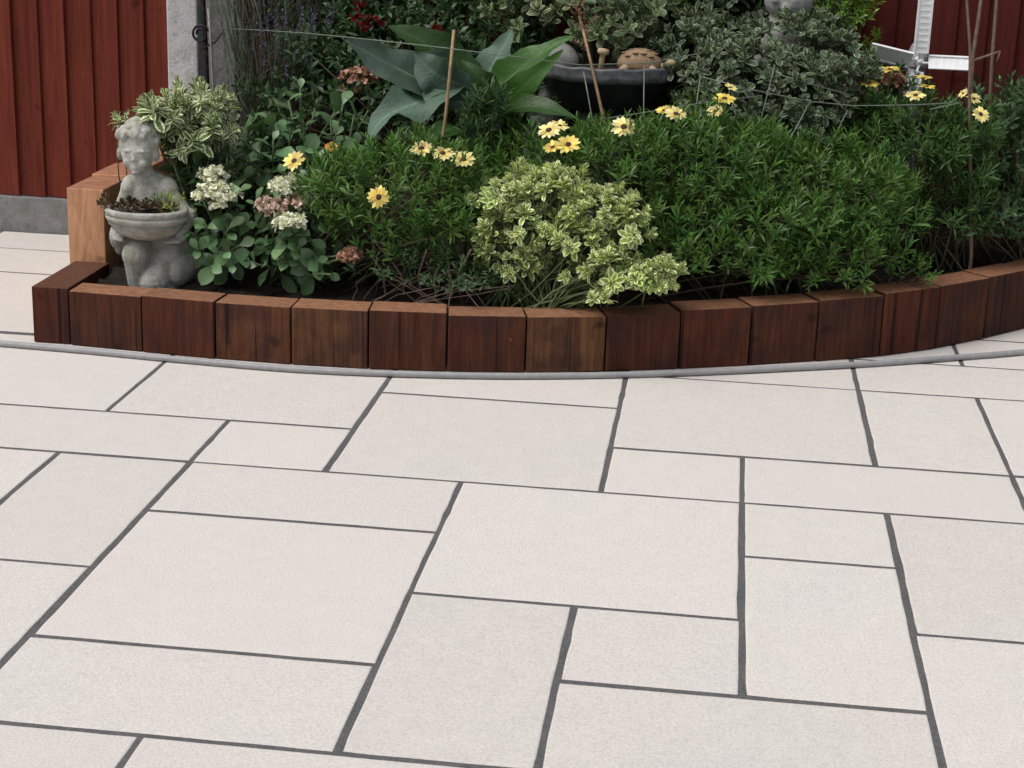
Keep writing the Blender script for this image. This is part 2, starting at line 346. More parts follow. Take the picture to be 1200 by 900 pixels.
# ------------------------------------------------------------------ the ground and the paving
tag(mobj('ground', mesh_from('ground', [(-60, -60, -.06), (60, -60, -.06), (60, 60, -.06), (-60, 60, -.06)], [(0, 1, 2, 3)], smooth=False), M['earth']), kind='structure')
patio = MB(); patio.box((0.2, 1.6, -.0306), (9.0, 8.02, .0588)); patio = patio.build('patio', M['mortar'], smooth=False); tag(patio, kind='structure')
U0, V0, S, J = -.51185, 3.44633, .3, .0103
vline = {k: V0 + S * k for k in range(-20, 8)}
vline.update({3: 4.362, 4: 4.70, 5: 5.030, 6: 5.352, 7: 5.605})
ROW_LEFT = True
slabs = [(-2, -3, 0, -1), (-2, -4, 0, -3), (-2, -1, 0, 0), (0, -2, 2, 0), (0, -4, 1, -2), (1, -3, 2, -2), (1, -5, 3, -3), (2, -3, 3, -1),
         (2, -1, 3, 0), (3, -2, 5, 0), (3, -4, 5, -2), (2, 0, 4, 1), (4, 1, 6, 3), (4, 0, 6, 1), (1, 0, 2, 1), (1, 1, 3, 3), (3, 1, 4, 3), (-1, 0, 1, 2),
         (-1, 2, 1, 3), (-2, 0, -1, 1), (-3, 1, -1, 3), (-5, 1, -3, 3), (-4, 0, -2, 1), (-3, -2, -2, 0), (-5, -2, -3, 0), (-4, -4, -2, -2),
         (-3, -6, -1, -4), (-1, -6, 1, -4), (1, 3, 3, 4), (3, 3, 5, 4), (2, 4, 4, 5), (4, 4, 6, 5), (4, 5, 6, 6), (-6.5, 3, -4.3, 5), (-6.5, 5, -4.3, 6), (-6.5, 6, -4.3, 7),
         (5, 3, 6, 4), (6, 3, 8, 5), (6, 5, 8, 7), (4, 6, 6, 7), (-8, 3, -6.5, 5), (-8, 5, -6.5, 7)]
occ = set()
for a, b, c, d in slabs:
    for i in range(math.floor(a), math.ceil(c)):
        for j in range(b, d): occ.add((i, j))
for i in range(-4, 4):
    for j in range(3, 7): occ.add((i, j))      # under the planted bed
rp = random.Random(3)
for j in range(6, -17, -1):
    for i in range(-12, 14):
        if (i, j) in occ: continue
        opts = [(2, 2), (2, 1), (1, 2), (1, 1)]; rp.shuffle(opts); opts.sort(key=lambda o: -(o[0] * o[1] + rp.random() * 2.5))
        for w, h in opts:
            cells = [(i + p, j - q) for p in range(w) for q in range(h)]
            if all(c not in occ and c[0] < 14 and c[1] >= -17 for c in cells):
                occ.update(cells); slabs.append((i, j - h + 1, i + w, j + 1)); break
slab_cache = {}
def slab_mesh(w, d):
    key = (round(w, 3), round(d, 3), rp.randrange(4))
    if key not in slab_cache:
        e = .0025; V = []; es = random.Random(int(w * 977 + d * 3111 + len(slab_cache)))
        ns = max(5, int(w / .045)); nd = max(5, int(d / .045)); ring = []
        for cs, n_, (ax, ay), (bx_, by) in ((0, ns, (-1, -1), (1, -1)), (1, nd, (1, -1), (1, 1)), (2, ns, (1, 1), (-1, 1)), (3, nd, (-1, 1), (-1, -1))):
            for k in range(n_):
                f = k / n_; wob = .0007 * es.uniform(-1, 1) + (.0014 if es.random() < .06 else 0)
                ring.append((ax + (bx_ - ax) * f, ay + (by - ay) * f, wob))
        n4 = len(ring)
        for (z, q) in ((-.03, 0), (-e, 0), (-.0006, e * .75), (0, e * 2)):
            for rx_, ry_, wob in ring: V.append((rx_ * (w / 2 - q - wob), ry_ * (d / 2 - q - wob), z))
        F = []
        for k in range(3):
            for q in range(n4): F.append((k * n4 + q, k * n4 + (q + 1) % n4, k * n4 + n4 + (q + 1) % n4, k * n4 + n4 + q))
        F.append(tuple(range(3 * n4, 4 * n4))); slab_cache[key] = mesh_from('paving_slab', V, F, smooth=False)
    return slab_cache[key]
for (a, b, c, d) in slabs:
    x0, x1 = U0 + S * a, U0 + S * c
    left = c <= -4 and b >= 3 or b < 3
    y0 = vline[b] if (c <= -4 or b < 3) else V0 + S * b; y1 = vline[d] if (c <= -4 or d < 3) else V0 + S * d
    if d == 3 and c > -4: y1 = V0 + S * 3
    o = mobj('paving_slab', slab_mesh(x1 - x0 - J, y1 - y0 - J), M['slab'], patio)
    o.location = ((x0 + x1) / 2 + rp.uniform(-.0015, .0015), (y0 + y1) / 2 + rp.uniform(-.0015, .0015), rp.uniform(-.0002, .0003))
    o.rotation_euler = (rp.uniform(-.0006, .0006), rp.uniform(-.0006, .0006), rp.uniform(-.0025, .0025))

# ------------------------------------------------------------------ the timber edging of the bed
FR = [(-1.704, 4.269), (-1.496, 4.25), (-1.292, 4.233), (-1.086, 4.225), (-.882, 4.233), (-.679, 4.258), (-.477, 4.298), (-.273, 4.355), (-.081, 4.426),
      (.105, 4.504), (.286, 4.59), (.464, 4.684), (.628, 4.805), (.782, 4.950), (.92, 5.099), (1.045, 5.255), (1.155, 5.42), (1.25, 5.598)]
HT = [.150, .155, .155, .159, .159, .154, .152, .153, .160, .166, .174, .180, .185, .185, .181, .18, .18]
STN = [.16, .10, .50, .85, .18, .14, .95, .18, .22, .16, .20, .12, .18, .14, .10, .1, .1]
ENDS = [.0, .15, .1, .0, .0, .1, .05, .55, .5, .2, .2, .15, .1, .1, .0, .1, .1]
edging = empty('bed_edging', (-.477, 4.298, 0), 'curved low edging of dark stained upright timber blocks round the planted bed', 'garden edging')
off = np.array([-.477, 4.298, 0])
def nrm2(i):
    a = np.array(FR[max(i - 1, 0)]); b = np.array(FR[min(i + 1, len(FR) - 1)]); t = (b - a) / np.linalg.norm(b - a); return np.array([-t[1], t[0]])
for i in range(len(FR) - 1):
    a = np.array(FR[i]); b = np.array(FR[i + 1]); t = (b - a) / np.linalg.norm(b - a); g = .0022
    na, nb = nrm2(i), nrm2(i + 1)
    if i == 0: na = np.array([0.0, 1.0])
    q = [a + t * g, b - t * g, b + nb * .1 - t * g, a + na * .1 + t * g]
    jz = rng.uniform(-.002, .002); ji = rng.uniform(-.002, .002); n0 = np.array([-t[1], t[0]])
    q = [p + n0 * ji for p in q]
    h = HT[i] + jz; h2 = (HT[min(i + 1, len(HT) - 1)] - HT[i]) * .5
    c = sum(q) / 4
    V = [(p[0] - c[0], p[1] - c[1], .0015) for p in q] + [(p[0] - c[0], p[1] - c[1], h + (h2 if k in (1, 2) else 0) * .6) for k, p in enumerate(q)]
    o = mobj('sleeper_block', mesh_from('sleeper_block', V, [(3, 2, 1, 0), (4, 5, 6, 7), (0, 1, 5, 4), (1, 2, 6, 5), (2, 3, 7, 6), (3, 0, 4, 7)], smooth=False), M['sleeper'], edging)
    o.location = (c[0] - off[0], c[1] - off[1], 0); o['stain'] = STN[i]; o['end_stain'] = ENDS[i]
    bv = o.modifiers.new('bevel', 'BEVEL'); bv.width = .003; bv.segments = 2
def timber(c, d, mat, stain=0., ends=0.):
    mb = MB(); mb.box((0, 0, d[2] / 2), d); o = mb.build('sleeper_block', mat, edging, smooth=False, bevel=.003)
    o.location = (c[0] - off[0], c[1] - off[1], c[2]); o['stain'] = stain; o['end_stain'] = ends; return o
timber((-1.7565, 4.434, .0015), (.101, .318, .154), M['sleeper'], .0, .75)
y = 4.597
for k in range(5):
    hh = .362 + (.006 if k % 2 else 0); tb = timber((-1.772, y + .1, .0015), (.108, .1965, hh), M['raw']); y += .2
    if k == 0: tag(tb, 'pale orange unstained end block taller than the dark ones')

# soil inside the edging
NX, NY = 90, 50
V = []; F = []
fx = [p[0] for p in FR]; fy = [p[1] + .07 for p in FR]
for j in range(NY + 1):
    for i in range(NX + 1):
        x = -1.70 + i * (2.90 / NX); yf = float(np.interp(x, fx, fy)); y = yf + (5.585 - yf) * j / NY if yf < 5.58 else 5.585
        dd = (y - yf); z = .098 + .12 * min(1, dd / .8) + .010 * math.sin(x * 31 + y * 17) * math.sin(y * 43 - x * 11) + rng.uniform(-.006, .006)
        V.append((x, y, z))
for j in range(NY):
    for i in range(NX): a = j * (NX + 1) + i; F.append((a, a + 1, a + NX + 2, a + NX + 1))
tag(mobj('soil', mesh_from('soil', V, F, smooth=False), M['soil']), kind='structure')
mb = MB(); cr_ = np.random.default_rng(77)
for k in range(420):
    x = cr_.uniform(-1.66, 1.0); yf = float(np.interp(x, fx, fy)); y = yf + .02 + abs(cr_.normal(0, .14))
    if y > 5.5: continue
    z = .098 + .12 * max(0, min(1, (y - yf) / .8)); r0 = cr_.uniform(.003, .011)
    mb.ell((x, y, z + r0 * .3), (r0 * cr_.uniform(.7, 1.6), r0, r0 * .6), 6, 4)
cl = mb.build('soil_clods', M['soil'], smooth=False); tag(cl, 'dark crumbs of soil scattered behind the timber edging', 'soil', kind='stuff')
def soil_at(x, y):
    yf = float(np.interp(x, fx, fy)); return .098 + .12 * max(0, min(1, (y - yf) / .8))

# grey hose along the edging
hp = [(-260, 385), (-120, 393), (0, 402.5), (100, 411), (200, 420.5), (350, 433), (500, 439), (640, 440.5), (800, 437), (1000, 427.5), (1100, 420.5), (1200, 412.5), (1320, 401), (1500, 382)]
pts = [gp(x, y, .009) for x, y in hp]; pts = [Vector(p) for p in pts]
sm = []
for i in range(len(pts) - 1):
    p0, p1, p2, p3 = pts[max(i - 1, 0)], pts[i], pts[i + 1], pts[min(i + 2, len(pts) - 1)]
    for k in range(8):
        t = k / 8; sm.append(.5 * ((2 * p1) + (-p0 + p2) * t + (2 * p0 - 5 * p1 + 4 * p2 - p3) * t * t + (-p0 + 3 * p1 - 3 * p2 + p3) * t ** 3))
sm.append(pts[-1]); h0 = Vector((sm[0].x, sm[0].y, 0))
mb = MB(); mb.tube([p - h0 for p in sm], .0085, 10); ho = mb.build('hose', M['hose']); ho.location = h0
tag(ho, 'thin grey hose lying on the paving along the foot of the timber edging', 'hose')

# ------------------------------------------------------------------ fence
FY = 5.62
def fence_panel(x0, x1, mat, label, bw=.0925, seed=0):
    r = empty('fence', ((x0 + x1) / 2, FY, .0), label, 'fence'); rr = random.Random(seed)
    x = x1; cx = (x0 + x1) / 2
    while x - .03 > x0:
        w = min(bw, x - x0) ; mb = MB(); tl = .014
        # feather-edge board: thick right edge overlaps the thin left edge of its neighbour
        a0, a1 = x - w - .012, x
        if a0 < x0: a0 = x0
        z0, z1 = .126, 1.80 + rr.uniform(-.003, .003); lean = rr.uniform(-.002, .002)
        pr_ = [(a0, FY + .004), (a1, FY - .009 + lean), (a1, FY + .005 + lean), (a0, FY + .009)]
        V = [(p[0] - cx, p[1] - FY, z0) for p in pr_] + [(p[0] - cx, p[1] - FY, z1) for p in pr_]
        mb.add(V, [(3, 2, 1, 0), (4, 5, 6, 7), (0, 1, 5, 4), (1, 2, 6, 5), (2, 3, 7, 6), (3, 0, 4, 7)])
        mb.build('board', mat, r, smooth=False, bevel=.0015); x -= bw + rr.uniform(-.002, .002)
    for z in (.35, 1.0, 1.6):
        mb = MB(); mb.box((0, .03, z), (x1 - x0, .035, .07)); mb.build('rail', mat, r, smooth=False)
    return r
fence_panel(-3.66, -1.842, M['fence_red'], 'red-brown feather-edge fence panel left bare beside the low planted bed', seed=1)
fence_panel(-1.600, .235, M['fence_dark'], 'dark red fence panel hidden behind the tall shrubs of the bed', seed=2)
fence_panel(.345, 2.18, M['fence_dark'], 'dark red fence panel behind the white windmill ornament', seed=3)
def gravel_board(x0, x1, label):
    mb = MB(); mb.box((0, 0, .0505), (x1 - x0, .05, .145)); o = mb.build('gravel_board', M['concrete'], smooth=False, bevel=.004)
    o.location = ((x0 + x1) / 2, FY + .012, 0); tag(o, label, 'gravel board')
gravel_board(-3.66, -1.835, 'grey concrete gravel board under the red-brown fence panel by the paving')
def post(x, w, y, label, mat='concrete'):
    mb = MB(); mb.box((0, 0, .95), (w, .1, 2.0)); o = mb.build('fence_post', M[mat], smooth=False, bevel=.006); o.location = (x, y, 0)
    tag(o, label, 'fence post')
post(-1.781, .104, FY - .035, 'pale grey concrete fence post beside the red-brown panel', 'concrete_pale')
post(-1.655, .085, FY + .0, 'grey concrete post set back beside the black scrolled stake')
post(.29, .104, FY - .02, 'grey concrete fence post hidden behind the grey-green shrub')

# ------------------------------------------------------------------ leaf templates (numpy)
def prof_ell(t): return math.sin(math.pi * min(1, max(0, t)) ** .85) ** .8
def prof_obo(t): return (math.sin(math.pi * t ** 1.45)) ** .75 if 0 < t < 1 else 0
def prof_rnd(t): return math.sqrt(max(0, 1 - ((t - .6) / .4) ** 2)) if t > .6 else .28 + .72 * math.sin(t / .6 * math.pi / 2)
def prof_arum(t): return (max(t, 0) / .3) ** .55 if t < .3 else max(0, 1 - ((t - .3) / .7) ** 1.5)
def prof_lin(t): return min(1, 5 * t + .25) * (1 - t ** 3)
def leaf_arrays(L, W, prof, seg=3, bend=.3, fold=.25, wave=0.0, r=None):
    """leaf along +x from origin, face up +z; returns V, F, UV"""
    V = []; UVv = []; F = []; ph = 0 if r is None else r.uniform(0, 6)
    x = z = 0.0; ang = 0.0
    tl = 0.0
    for k in range(seg + 1):
        t = 1 - (1 - k / seg) ** 1.35; w = W * .5 * max(prof(t), .06)
        x += (t - tl) * L * math.cos(ang); z += (t - tl) * L * math.sin(ang); ang -= bend * (t - tl); tl = t
        wv = wave * math.sin(t * 9 + ph); 
        V += [(x, -w, z + w * fold + wv * w), (x, 0, z), (x, w, z + w * fold - wv * w)]; UVv += [(0, t), (.5, t), (1, t)]
    for k in range(seg):
        a = k * 3; F += [(a, a + 3, a + 4, a + 1), (a + 1, a + 4, a + 5, a + 2)]
    return np.array(V), np.array(F), np.array([[UVv[i] for i in f] for f in F])
def rotz(a): c, s = math.cos(a), math.sin(a); return np.array([[c, -s, 0], [s, c, 0], [0, 0, 1]])
def roty(a): c, s = math.cos(a), math.sin(a); return np.array([[c, 0, s], [0, 1, 0], [-s, 0, c]])
def rotx(a): c, s = math.cos(a), math.sin(a); return np.array([[1, 0, 0], [0, c, -s], [0, s, c]])
def tuft(n, L, W, stem, a_in, a_out, prof, decussate=False, seg=3, bend=.3, fold=.25, seed=0, shrink=.5, wave=0., jit=.12):
    """leaves round an axis +z; outermost leaves lowest. a_in/a_out: elevation above horizontal in degrees for top/bottom leaf"""
    r = np.random.default_rng(seed); Vs = []; Fs = []; Us = []; Ts = []; o = 0
    for k in range(n):
        t = k / max(1, n - 1)     # 0 bottom, 1 top
        az = (k // 2) * (math.pi / 2) + (k % 2) * math.pi + r.normal(0, jit) if decussate else k * 2.399963 + r.normal(0, jit)
        if decussate: t = (k // 2) / max(1, n // 2 - 1)
        el = R(a_out + (a_in - a_out) * t) + r.normal(0, jit)
        sc = (1 - shrink * t) * r.uniform(.85, 1.15)
        V, F, U = leaf_arrays(L * sc, W * sc * r.uniform(.9, 1.1), prof, seg, bend * r.uniform(.4, 1.5), fold, wave, r)
        V = V @ rotx(r.normal(0, jit)).T @ roty(-el).T @ rotz(az).T + np.array([0, 0, stem * t])
        Vs.append(V); Fs.append(F + o); Us.append(U); Ts.append(np.full(len(V), r.uniform(0, .35))); o += len(V)
    return np.vstack(Vs), np.vstack(Fs), np.vstack(Us), np.concatenate(Ts)
def axis_frame(d, spin):
    d = d / np.linalg.norm(d); a = np.cross(d, [0.3, 0.2, .9]) if abs(d[2]) < .95 else np.cross(d, [1, 0, 0])
    a /= np.linalg.norm(a); b = np.cross(d, a); c, s = math.cos(spin), math.sin(spin)
    return np.stack([a * c + b * s, -a * s + b * c, d], 1)
def merged(name, tmpl, frames, off):
    Vs = []; Fs = []; Us = []; Ts = []; o = 0
    for (p, A, s, k, tn) in frames:
        V, F, U, T = tmpl[k]
        Vs.append((V * s) @ A.T + p); Fs.append(F + o); Us.append(U); Ts.append(T + tn); o += len(V)
    return mesh_from(name, np.vstack(Vs), np.vstack(Fs), np.vstack(Us), np.concatenate(Ts), True, off)
def sample(blobs, count, up=.5, inner=.35, sc=(.8, 1.2), nt=1, zmin=-.45, jit=.25, seed=0, thin=None):
    """tuft frames over a group of ellipsoids (world centre, radii)"""
    r = np.random.default_rng(seed); out = []; w = np.array([b[1][0] * b[1][2] + b[1][0] * b[1][1] for b in blobs]); w /= w.sum(); tries = 0
    while len(out) < count and tries < count * 30:
        tries += 1; bi = r.choice(len(blobs), p=w); c, rad = blobs[bi]
        d = r.normal(size=3); d /= np.linalg.norm(d)
        if d[2] < zmin: continue
        lump = 1 + .14 * math.sin(d[0] * 7 + bi * 2) * math.sin(d[2] * 8 + bi) + r.normal(0, .05) + (.14 * r.random() if d[2] > .2 and r.random() < .15 else 0)
        p = c + d * rad * lump * (1 - inner * r.random() ** 1.8)
        if p[2] < soil_at(p[0], p[1]) + .008 or p[1] > 5.56: continue
        if any(j != bi and np.linalg.norm((p - b[0]) / b[1]) < .62 for j, b in enumerate(blobs)): continue
        if thin and r.random() < thin[2] * min(1, max(0, (thin[1] - p[2]) / (thin[1] - thin[0]))): continue
        nd = d / np.asarray(rad); nd /= np.linalg.norm(nd)
        ax = nd * (1 - up) + np.array([0, 0, up]) + r.normal(0, jit, 3) * .6
        out.append((p, axis_frame(ax, r.uniform(0, 6.283)), r.uniform(*sc), int(r.integers(nt)), r.random()))
    return out
def B(lst):  # (px, py, Y, rx_px, rz_px, ry_m) -> world ellipsoids
    return [(at(x, y, Y), np.array([rx * mpp(Y), ry, rz * mpp(Y)])) for (x, y, Y, rx, rz, ry) in lst]
def stems_mesh(base, ends, r0, r1, off, seed=0, spread=.06, sag=0.0, n=4, seg=5):
    r = np.random.default_rng(seed); mb = MB()
    for e in ends:
        b = np.array([base[0] + r.normal(0, spread), base[1] + r.normal(0, spread * .6), 0]); b[2] = soil_at(b[0], b[1]) - .01
        e = np.asarray(e, float); mid = b * .5 + e * .5 + np.array([r.normal(0, .02), r.normal(0, .02), r.uniform(0, .04) + sag])
        P = []
        for k in range(seg + 1):
            t = k / seg; P.append((1 - t) ** 2 * b + 2 * t * (1 - t) * mid + t * t * e + (r.normal(0, .0025, 3) if 0 < k < seg else 0))
        mb.tube([Vector(p - off) for p in P], [r0 * (1 - k / seg) + r1 * k / seg for k in range(seg + 1)], n, True)
    return mb
def plant(name, label, cat, base_xy, group=None):
    z = soil_at(*base_xy); return empty(name, (base_xy[0], base_xy[1], z), label, cat, group), np.array([base_xy[0], base_xy[1], z])
def leafy_bush(name, label, cat, base_xy, blobs, tmpl, mat, count, up=.5, inner=.35, sc=(.8, 1.2), seed=0, nstem=40, stem_mat='stem', rs=(.004, .0018), group=None, zmin=-.45, spread=.06, part='foliage', jit=.25, thin=None):
    rt, off = plant(name, label, cat, base_xy, group)
    fr = sample(blobs, count, up, inner, sc, len(tmpl), zmin, jit, seed, thin)
    o = mobj(part, merged(part, tmpl, fr, off), M[mat], rt); o['kind'] = 'stuff'
    r = np.random.default_rng(seed + 99); idx = r.choice(len(fr), min(nstem, len(fr)), replace=False)
    so = stems_mesh(base_xy, [fr[i][0] for i in idx], rs[0], rs[1], off, seed, spread).build('stems', M[stem_mat], rt); so['kind'] = 'stuff'
    return rt, off, fr
def rosette_bush(name, label, cat, base_xy, blobs, tmpl, mat, count, up=.45, inner=.3, sc=(.8, 1.2), seed=0, stem_mat='gstem', zmin=-.4, group=None, extra=(), spread=.05, root=None, rs=(.0035, .0016), piece='leaf_rosette', jit=.25):
    if root is None: rt, off = plant(name, label, cat, base_xy, group)
    else: rt, off = root
    meshes = []
    for k, t in enumerate(tmpl):
        me = mesh_from(piece, *t); me.materials.append(M[mat]); meshes.append(me)
    fr = sample(blobs, count, up, inner, sc, len(tmpl), zmin, jit, seed) + list(extra)
    for (p, A, s, k, tn) in fr:
        X = Matrix(((*(A[0] * s), p[0] - off[0]), (*(A[1] * s), p[1] - off[1]), (*(A[2] * s), p[2] - off[2]), (0, 0, 0, 1)))
        mobj(piece, meshes[k], None, rt, M=X)
    if root is None:
        so = stems_mesh(base_xy, [f[0] for f in fr], rs[0], rs[1], off, seed, spread).build('stems', M[stem_mat], rt); so['kind'] = 'stuff'
    return rt, off, fr

T_feather = [tuft((15, 11, 17, 13, 9, 15)[s], (.034, .028, .036, .040, .026, .032)[s], (.0078, .0090, .0068, .0074, .0095, .0080)[s], .038, 72, 14, prof_lin, seg=2, bend=.35, fold=.3, seed=s, shrink=.25, jit=.22) for s in range(6)]
T_hebe = [tuft(22, .036, .0160, .030, 82, 22, prof_rnd, False, seg=4, bend=.6, fold=.3, seed=20 + s, shrink=.45, jit=.1) for s in range(5)]
T_hebe_w = [tuft(14, .048, .019, .040, 78, 5, prof_rnd, True, seg=4, bend=.5, fold=.28, seed=30 + s, shrink=.45, jit=.12) for s in range(5)]
T_grey = [tuft(9, .033, .0165, .024, 74, 12, prof_rnd, False, seg=4, bend=.4, fold=.25, seed=40 + s, shrink=.35, jit=.2) for s in range(5)]
T_bowl = [tuft(9, .042, .0190, .024, 78, 15, prof_rnd, False, seg=4, bend=.4, fold=.2, seed=50 + s, shrink=.3, jit=.2) for s in range(5)]
T_shrub = [tuft(9, .052, .021, .075, 65, 10, prof_ell, False, seg=2, bend=.5, fold=.25, seed=60 + s, shrink=.25, jit=.25) for s in range(5)]
T_small = [tuft(12, .024, .009, .045, 65, 15, prof_ell, False, seg=2, bend=.4, fold=.25, seed=70 + s, shrink=.25, jit=.25) for s in range(5)]
T_lav = [tuft(18, .026, .0035, .13, 70, 35, prof_lin, False, seg=1, bend=.1, fold=.2, seed=80 + s, shrink=.2, jit=.2) for s in range(5)]
T_spike = [tuft(18, .009, .006, .05, 60, 10, prof_ell, False, seg=2, bend=.1, fold=.2, seed=90 + s, shrink=.2, jit=.3) for s in range(3)]
T_bud = [tuft(5, .017, .014, .004, 70, 25, prof_rnd, False, seg=2, bend=.6, fold=.3, seed=120 + s, shrink=.3, jit=.3) for s in range(4)]
T_flo = [tuft(6, .013, .009, .004, 65, 20, prof_ell, False, seg=2, bend=.2, fold=.3, seed=100 + s, shrink=.3, jit=.3) for s in range(4)]
T_semp = [tuft(16, .022, .012, .012, 82, 8, prof_obo, False, seg=2, bend=-.5, fold=.35, seed=110 + s, shrink=.55, jit=.1) for s in range(3)]

# ------------------------------------------------------------------ kneeling cherub statue with a basin
sy = 4.535; sb = at(176, 338, sy); K = mpp(sy); sbz = soil_at(sb[0], sy)
st = empty('statue', (sb[0], sy, sbz), 'weathered grey stone kneeling child statue holding a planted basin at the bed corner', 'statue')
dz = sb[2] - sbz
def kp(x, y, z): return ((x + (8 if z < 100 else 8 * max(0, (140 - z) / 40))) * K, y * K, z * K + dz)
mb = MB()
def E_(c, r, **kw): mb.ell(kp(*c), tuple(q * K for q in r) if isinstance(r, tuple) else r * K, **kw)
def Cp(a, b, ra, rb): mb.capsule(kp(*a), kp(*b), ra * K, rb * K, 8)
E_((-9, 2, 174), (24, 26, 25)); E_((-7, -9, 163), (19, 18, 20)); E_((-7, -15, 152), (13, 11, 10)); E_((-6, -27, 160), (2.4, 3.4, 2.8)); E_((-6, -25.5, 165), (1.7, 3, 5))
E_((-15, -20, 155.5), (6.5, 6, 6)); E_((3, -20, 155.5), (6.5, 6, 6)); E_((-6, -25, 151), (4.6, 2.2, 1.3)); E_((-6, -24.5, 148.6), (3.6, 2.2, 1.3)); E_((-6, -22, 144.5), (5, 4.5, 4))
E_((-14, -24.5, 169.5), (6, 3, 1.6)); E_((2, -24.5, 169.5), (6, 3, 1.6)); E_((-14, -23.2, 164.3), (3, 2, 1.4)); E_((2, -23.2, 164.3), (3, 2, 1.4))
E_((-31, -2, 162), (4, 6, 8)); E_((13, -2, 162), (4, 6, 8))
hr = random.Random(5)
for k in range(130):
    th_ = hr.uniform(0, 6.283); ph = hr.uniform(.05, 1.45)
    d = (math.cos(th_) * math.cos(ph), math.sin(th_) * math.cos(ph), math.sin(ph))
    if d[1] < -.2 and d[2] < .32: continue
    E_((-10 + d[0] * 23, 2 + d[1] * 25, 177 + d[2] * 24), hr.uniform(3.2, 5.6), n=8, m=6)
Cp((-8, 4, 148), (-6, 6, 128), 12, 15)
E_((-4, 9, 108), (31, 22, 34)); E_((-24, 5, 120), (14, 15, 17)); E_((18, 6, 119), (14, 15, 17)); E_((0, 8, 78), (33, 26, 30)); E_((4, 12, 54), (38, 30, 28))
Cp((-28, 3, 118), (-42, 0, 92), 10, 9); Cp((-42, 0, 92), (-38, -22, 70), 9, 7.5); Cp((22, 4, 116), (40, 0, 92), 10, 9); Cp((44, 0, 92), (38, -24, 70), 9, 7.5)
for q in range(4): Cp((-42 + q * 4, -24 - q * 2, 68), (-38 + q * 4, -34 - q * 2, 66), 3, 2.4); Cp((44 - q * 4, -26 - q * 2, 69), (40 - q * 4, -36 - q * 2, 67), 3, 2.4)
E_((-44, -8, 64), (9, 12, 16)); E_((-42, -4, 52), (7, 10, 12)); E_((-36, 2, 60), (9, 14, 18))
Cp((-14, 8, 54), (-13, -32, 48), 20, 17); Cp((-13, -33, 47), (-15, -25, 8), 15.5, 11); E_((-15, -34, 2), (11, 20, 7))
Cp((26, 8, 52), (8, -30, 16), 23, 18); Cp((10, -28, 10), (46, 16, 6), 15, 11); Cp((40, 4, 34), (30, -14, 26), 18, 18); E_((50, 20, 4), (10, 16, 8))
E_((4, 0, -2), (50, 36, 7)); E_((4, 0, -9), (52, 38, 8))
body = mb.build('body', M['statue'], st)
rm = body.modifiers.new('remesh', 'REMESH'); rm.mode = 'VOXEL'; rm.voxel_size = .0032; rm.use_smooth_shade = True
sm_ = body.modifiers.new('smooth', 'SMOOTH'); sm_.iterations = 1; sm_.factor = .5
bc = kp(1, -30, 68)
prof = [(.010, .0), (.05, .003), (.082, .016), (.100, .032), (.108, .044), (.111, .047), (.108, .050), (.112, .054), (.117, .062), (.119, .070), (.116, .073), (.118, .077), (.120, .085), (.117, .091), (.110, .0925), (.105, .088), (.101, .074), (.09, .066), (.01, .064)]
prof = [(a * .96 - (.004 if k_i in (4, 6, 10) else 0), b * .94) for k_i, (a, b) in enumerate(prof)]
mb = MB(); mb.lathe(prof, 40); basin = mb.build('basin', M['statue'], st); basin.location = bc; basin.scale = (1, .82, 1)
mb = MB(); mb.lathe([(.002, .0), (.095, .0), (.09, .006), (.05, .012), (.004, .014)], 24); o = mb.build('basin_soil', M['soil'], basin); o.location = (0, 0, .064)
# succulents in the basin: a thing of its own
sc0 = np.array([sb[0] + bc[0], sy + bc[1], sbz + bc[2] + .066])
suc = empty('succulent_plant', tuple(sc0), 'red-brown succulent rosettes growing in the statue basin', 'succulent')
r_ = np.random.default_rng(4)
me_s = []
for t in T_semp:
    q = mesh_from('succulent_rosette', *t); q.materials.append(M['l_semp']); me_s.append(q)
for k in range(26):
    a = r_.uniform(0, 6.283); rr = math.sqrt(r_.random()) * .092
    A = axis_frame(np.array([math.cos(a) * rr * 5, math.sin(a) * rr * 4 - .15, 1.0]), r_.uniform(0, 6)); s = r_.uniform(.7, 1.3)
    p = (math.cos(a) * rr, math.sin(a) * rr * .8, .010 + r_.uniform(0, .012))
    mobj('succulent_rosette', me_s[k % 3], None, suc, M=Matrix(((*(A[0] * s), p[0]), (*(A[1] * s), p[1]), (*(A[2] * s), p[2]), (0, 0, 0, 1))))
for k in range(6):
    A = axis_frame(np.array([-1.0, -.4, .5]) + r_.normal(0, .3, 3), r_.uniform(0, 6)); s = r_.uniform(.7, 1.1)
    p = (-.10 - .022 * r_.random() , -.01 + r_.normal(0, .02), .034 + r_.normal(0, .010) - .004 * k)
    mobj('succulent_rosette', me_s[k % 3], None, suc, M=Matrix(((*(A[0] * s), p[0]), (*(A[1] * s), p[1]), (*(A[2] * s), p[2]), (0, 0, 0, 1))))
gs = empty('succulent_plant', (sc0[0] + .045, sc0[1] - .01, sc0[2]), 'small yellow-green succulent sprouting in the statue basin', 'succulent')
for k in range(6):
    q = mesh_from('leaf_rosette', *T_small[k % 5]); q.materials.append(M['l_lime2'])
    A = axis_frame(np.array([r_.normal(0, .5), r_.normal(0, .4), 1.0]), r_.uniform(0, 6)); s = 1.0
    p = (r_.normal(0, .022), r_.normal(0, .016), .012)
    mobj('leaf_rosette', q, None, gs, M=Matrix(((*(A[0] * s), p[0]), (*(A[1] * s), p[1]), (*(A[2] * s), p[2]), (0, 0, 0, 1))))

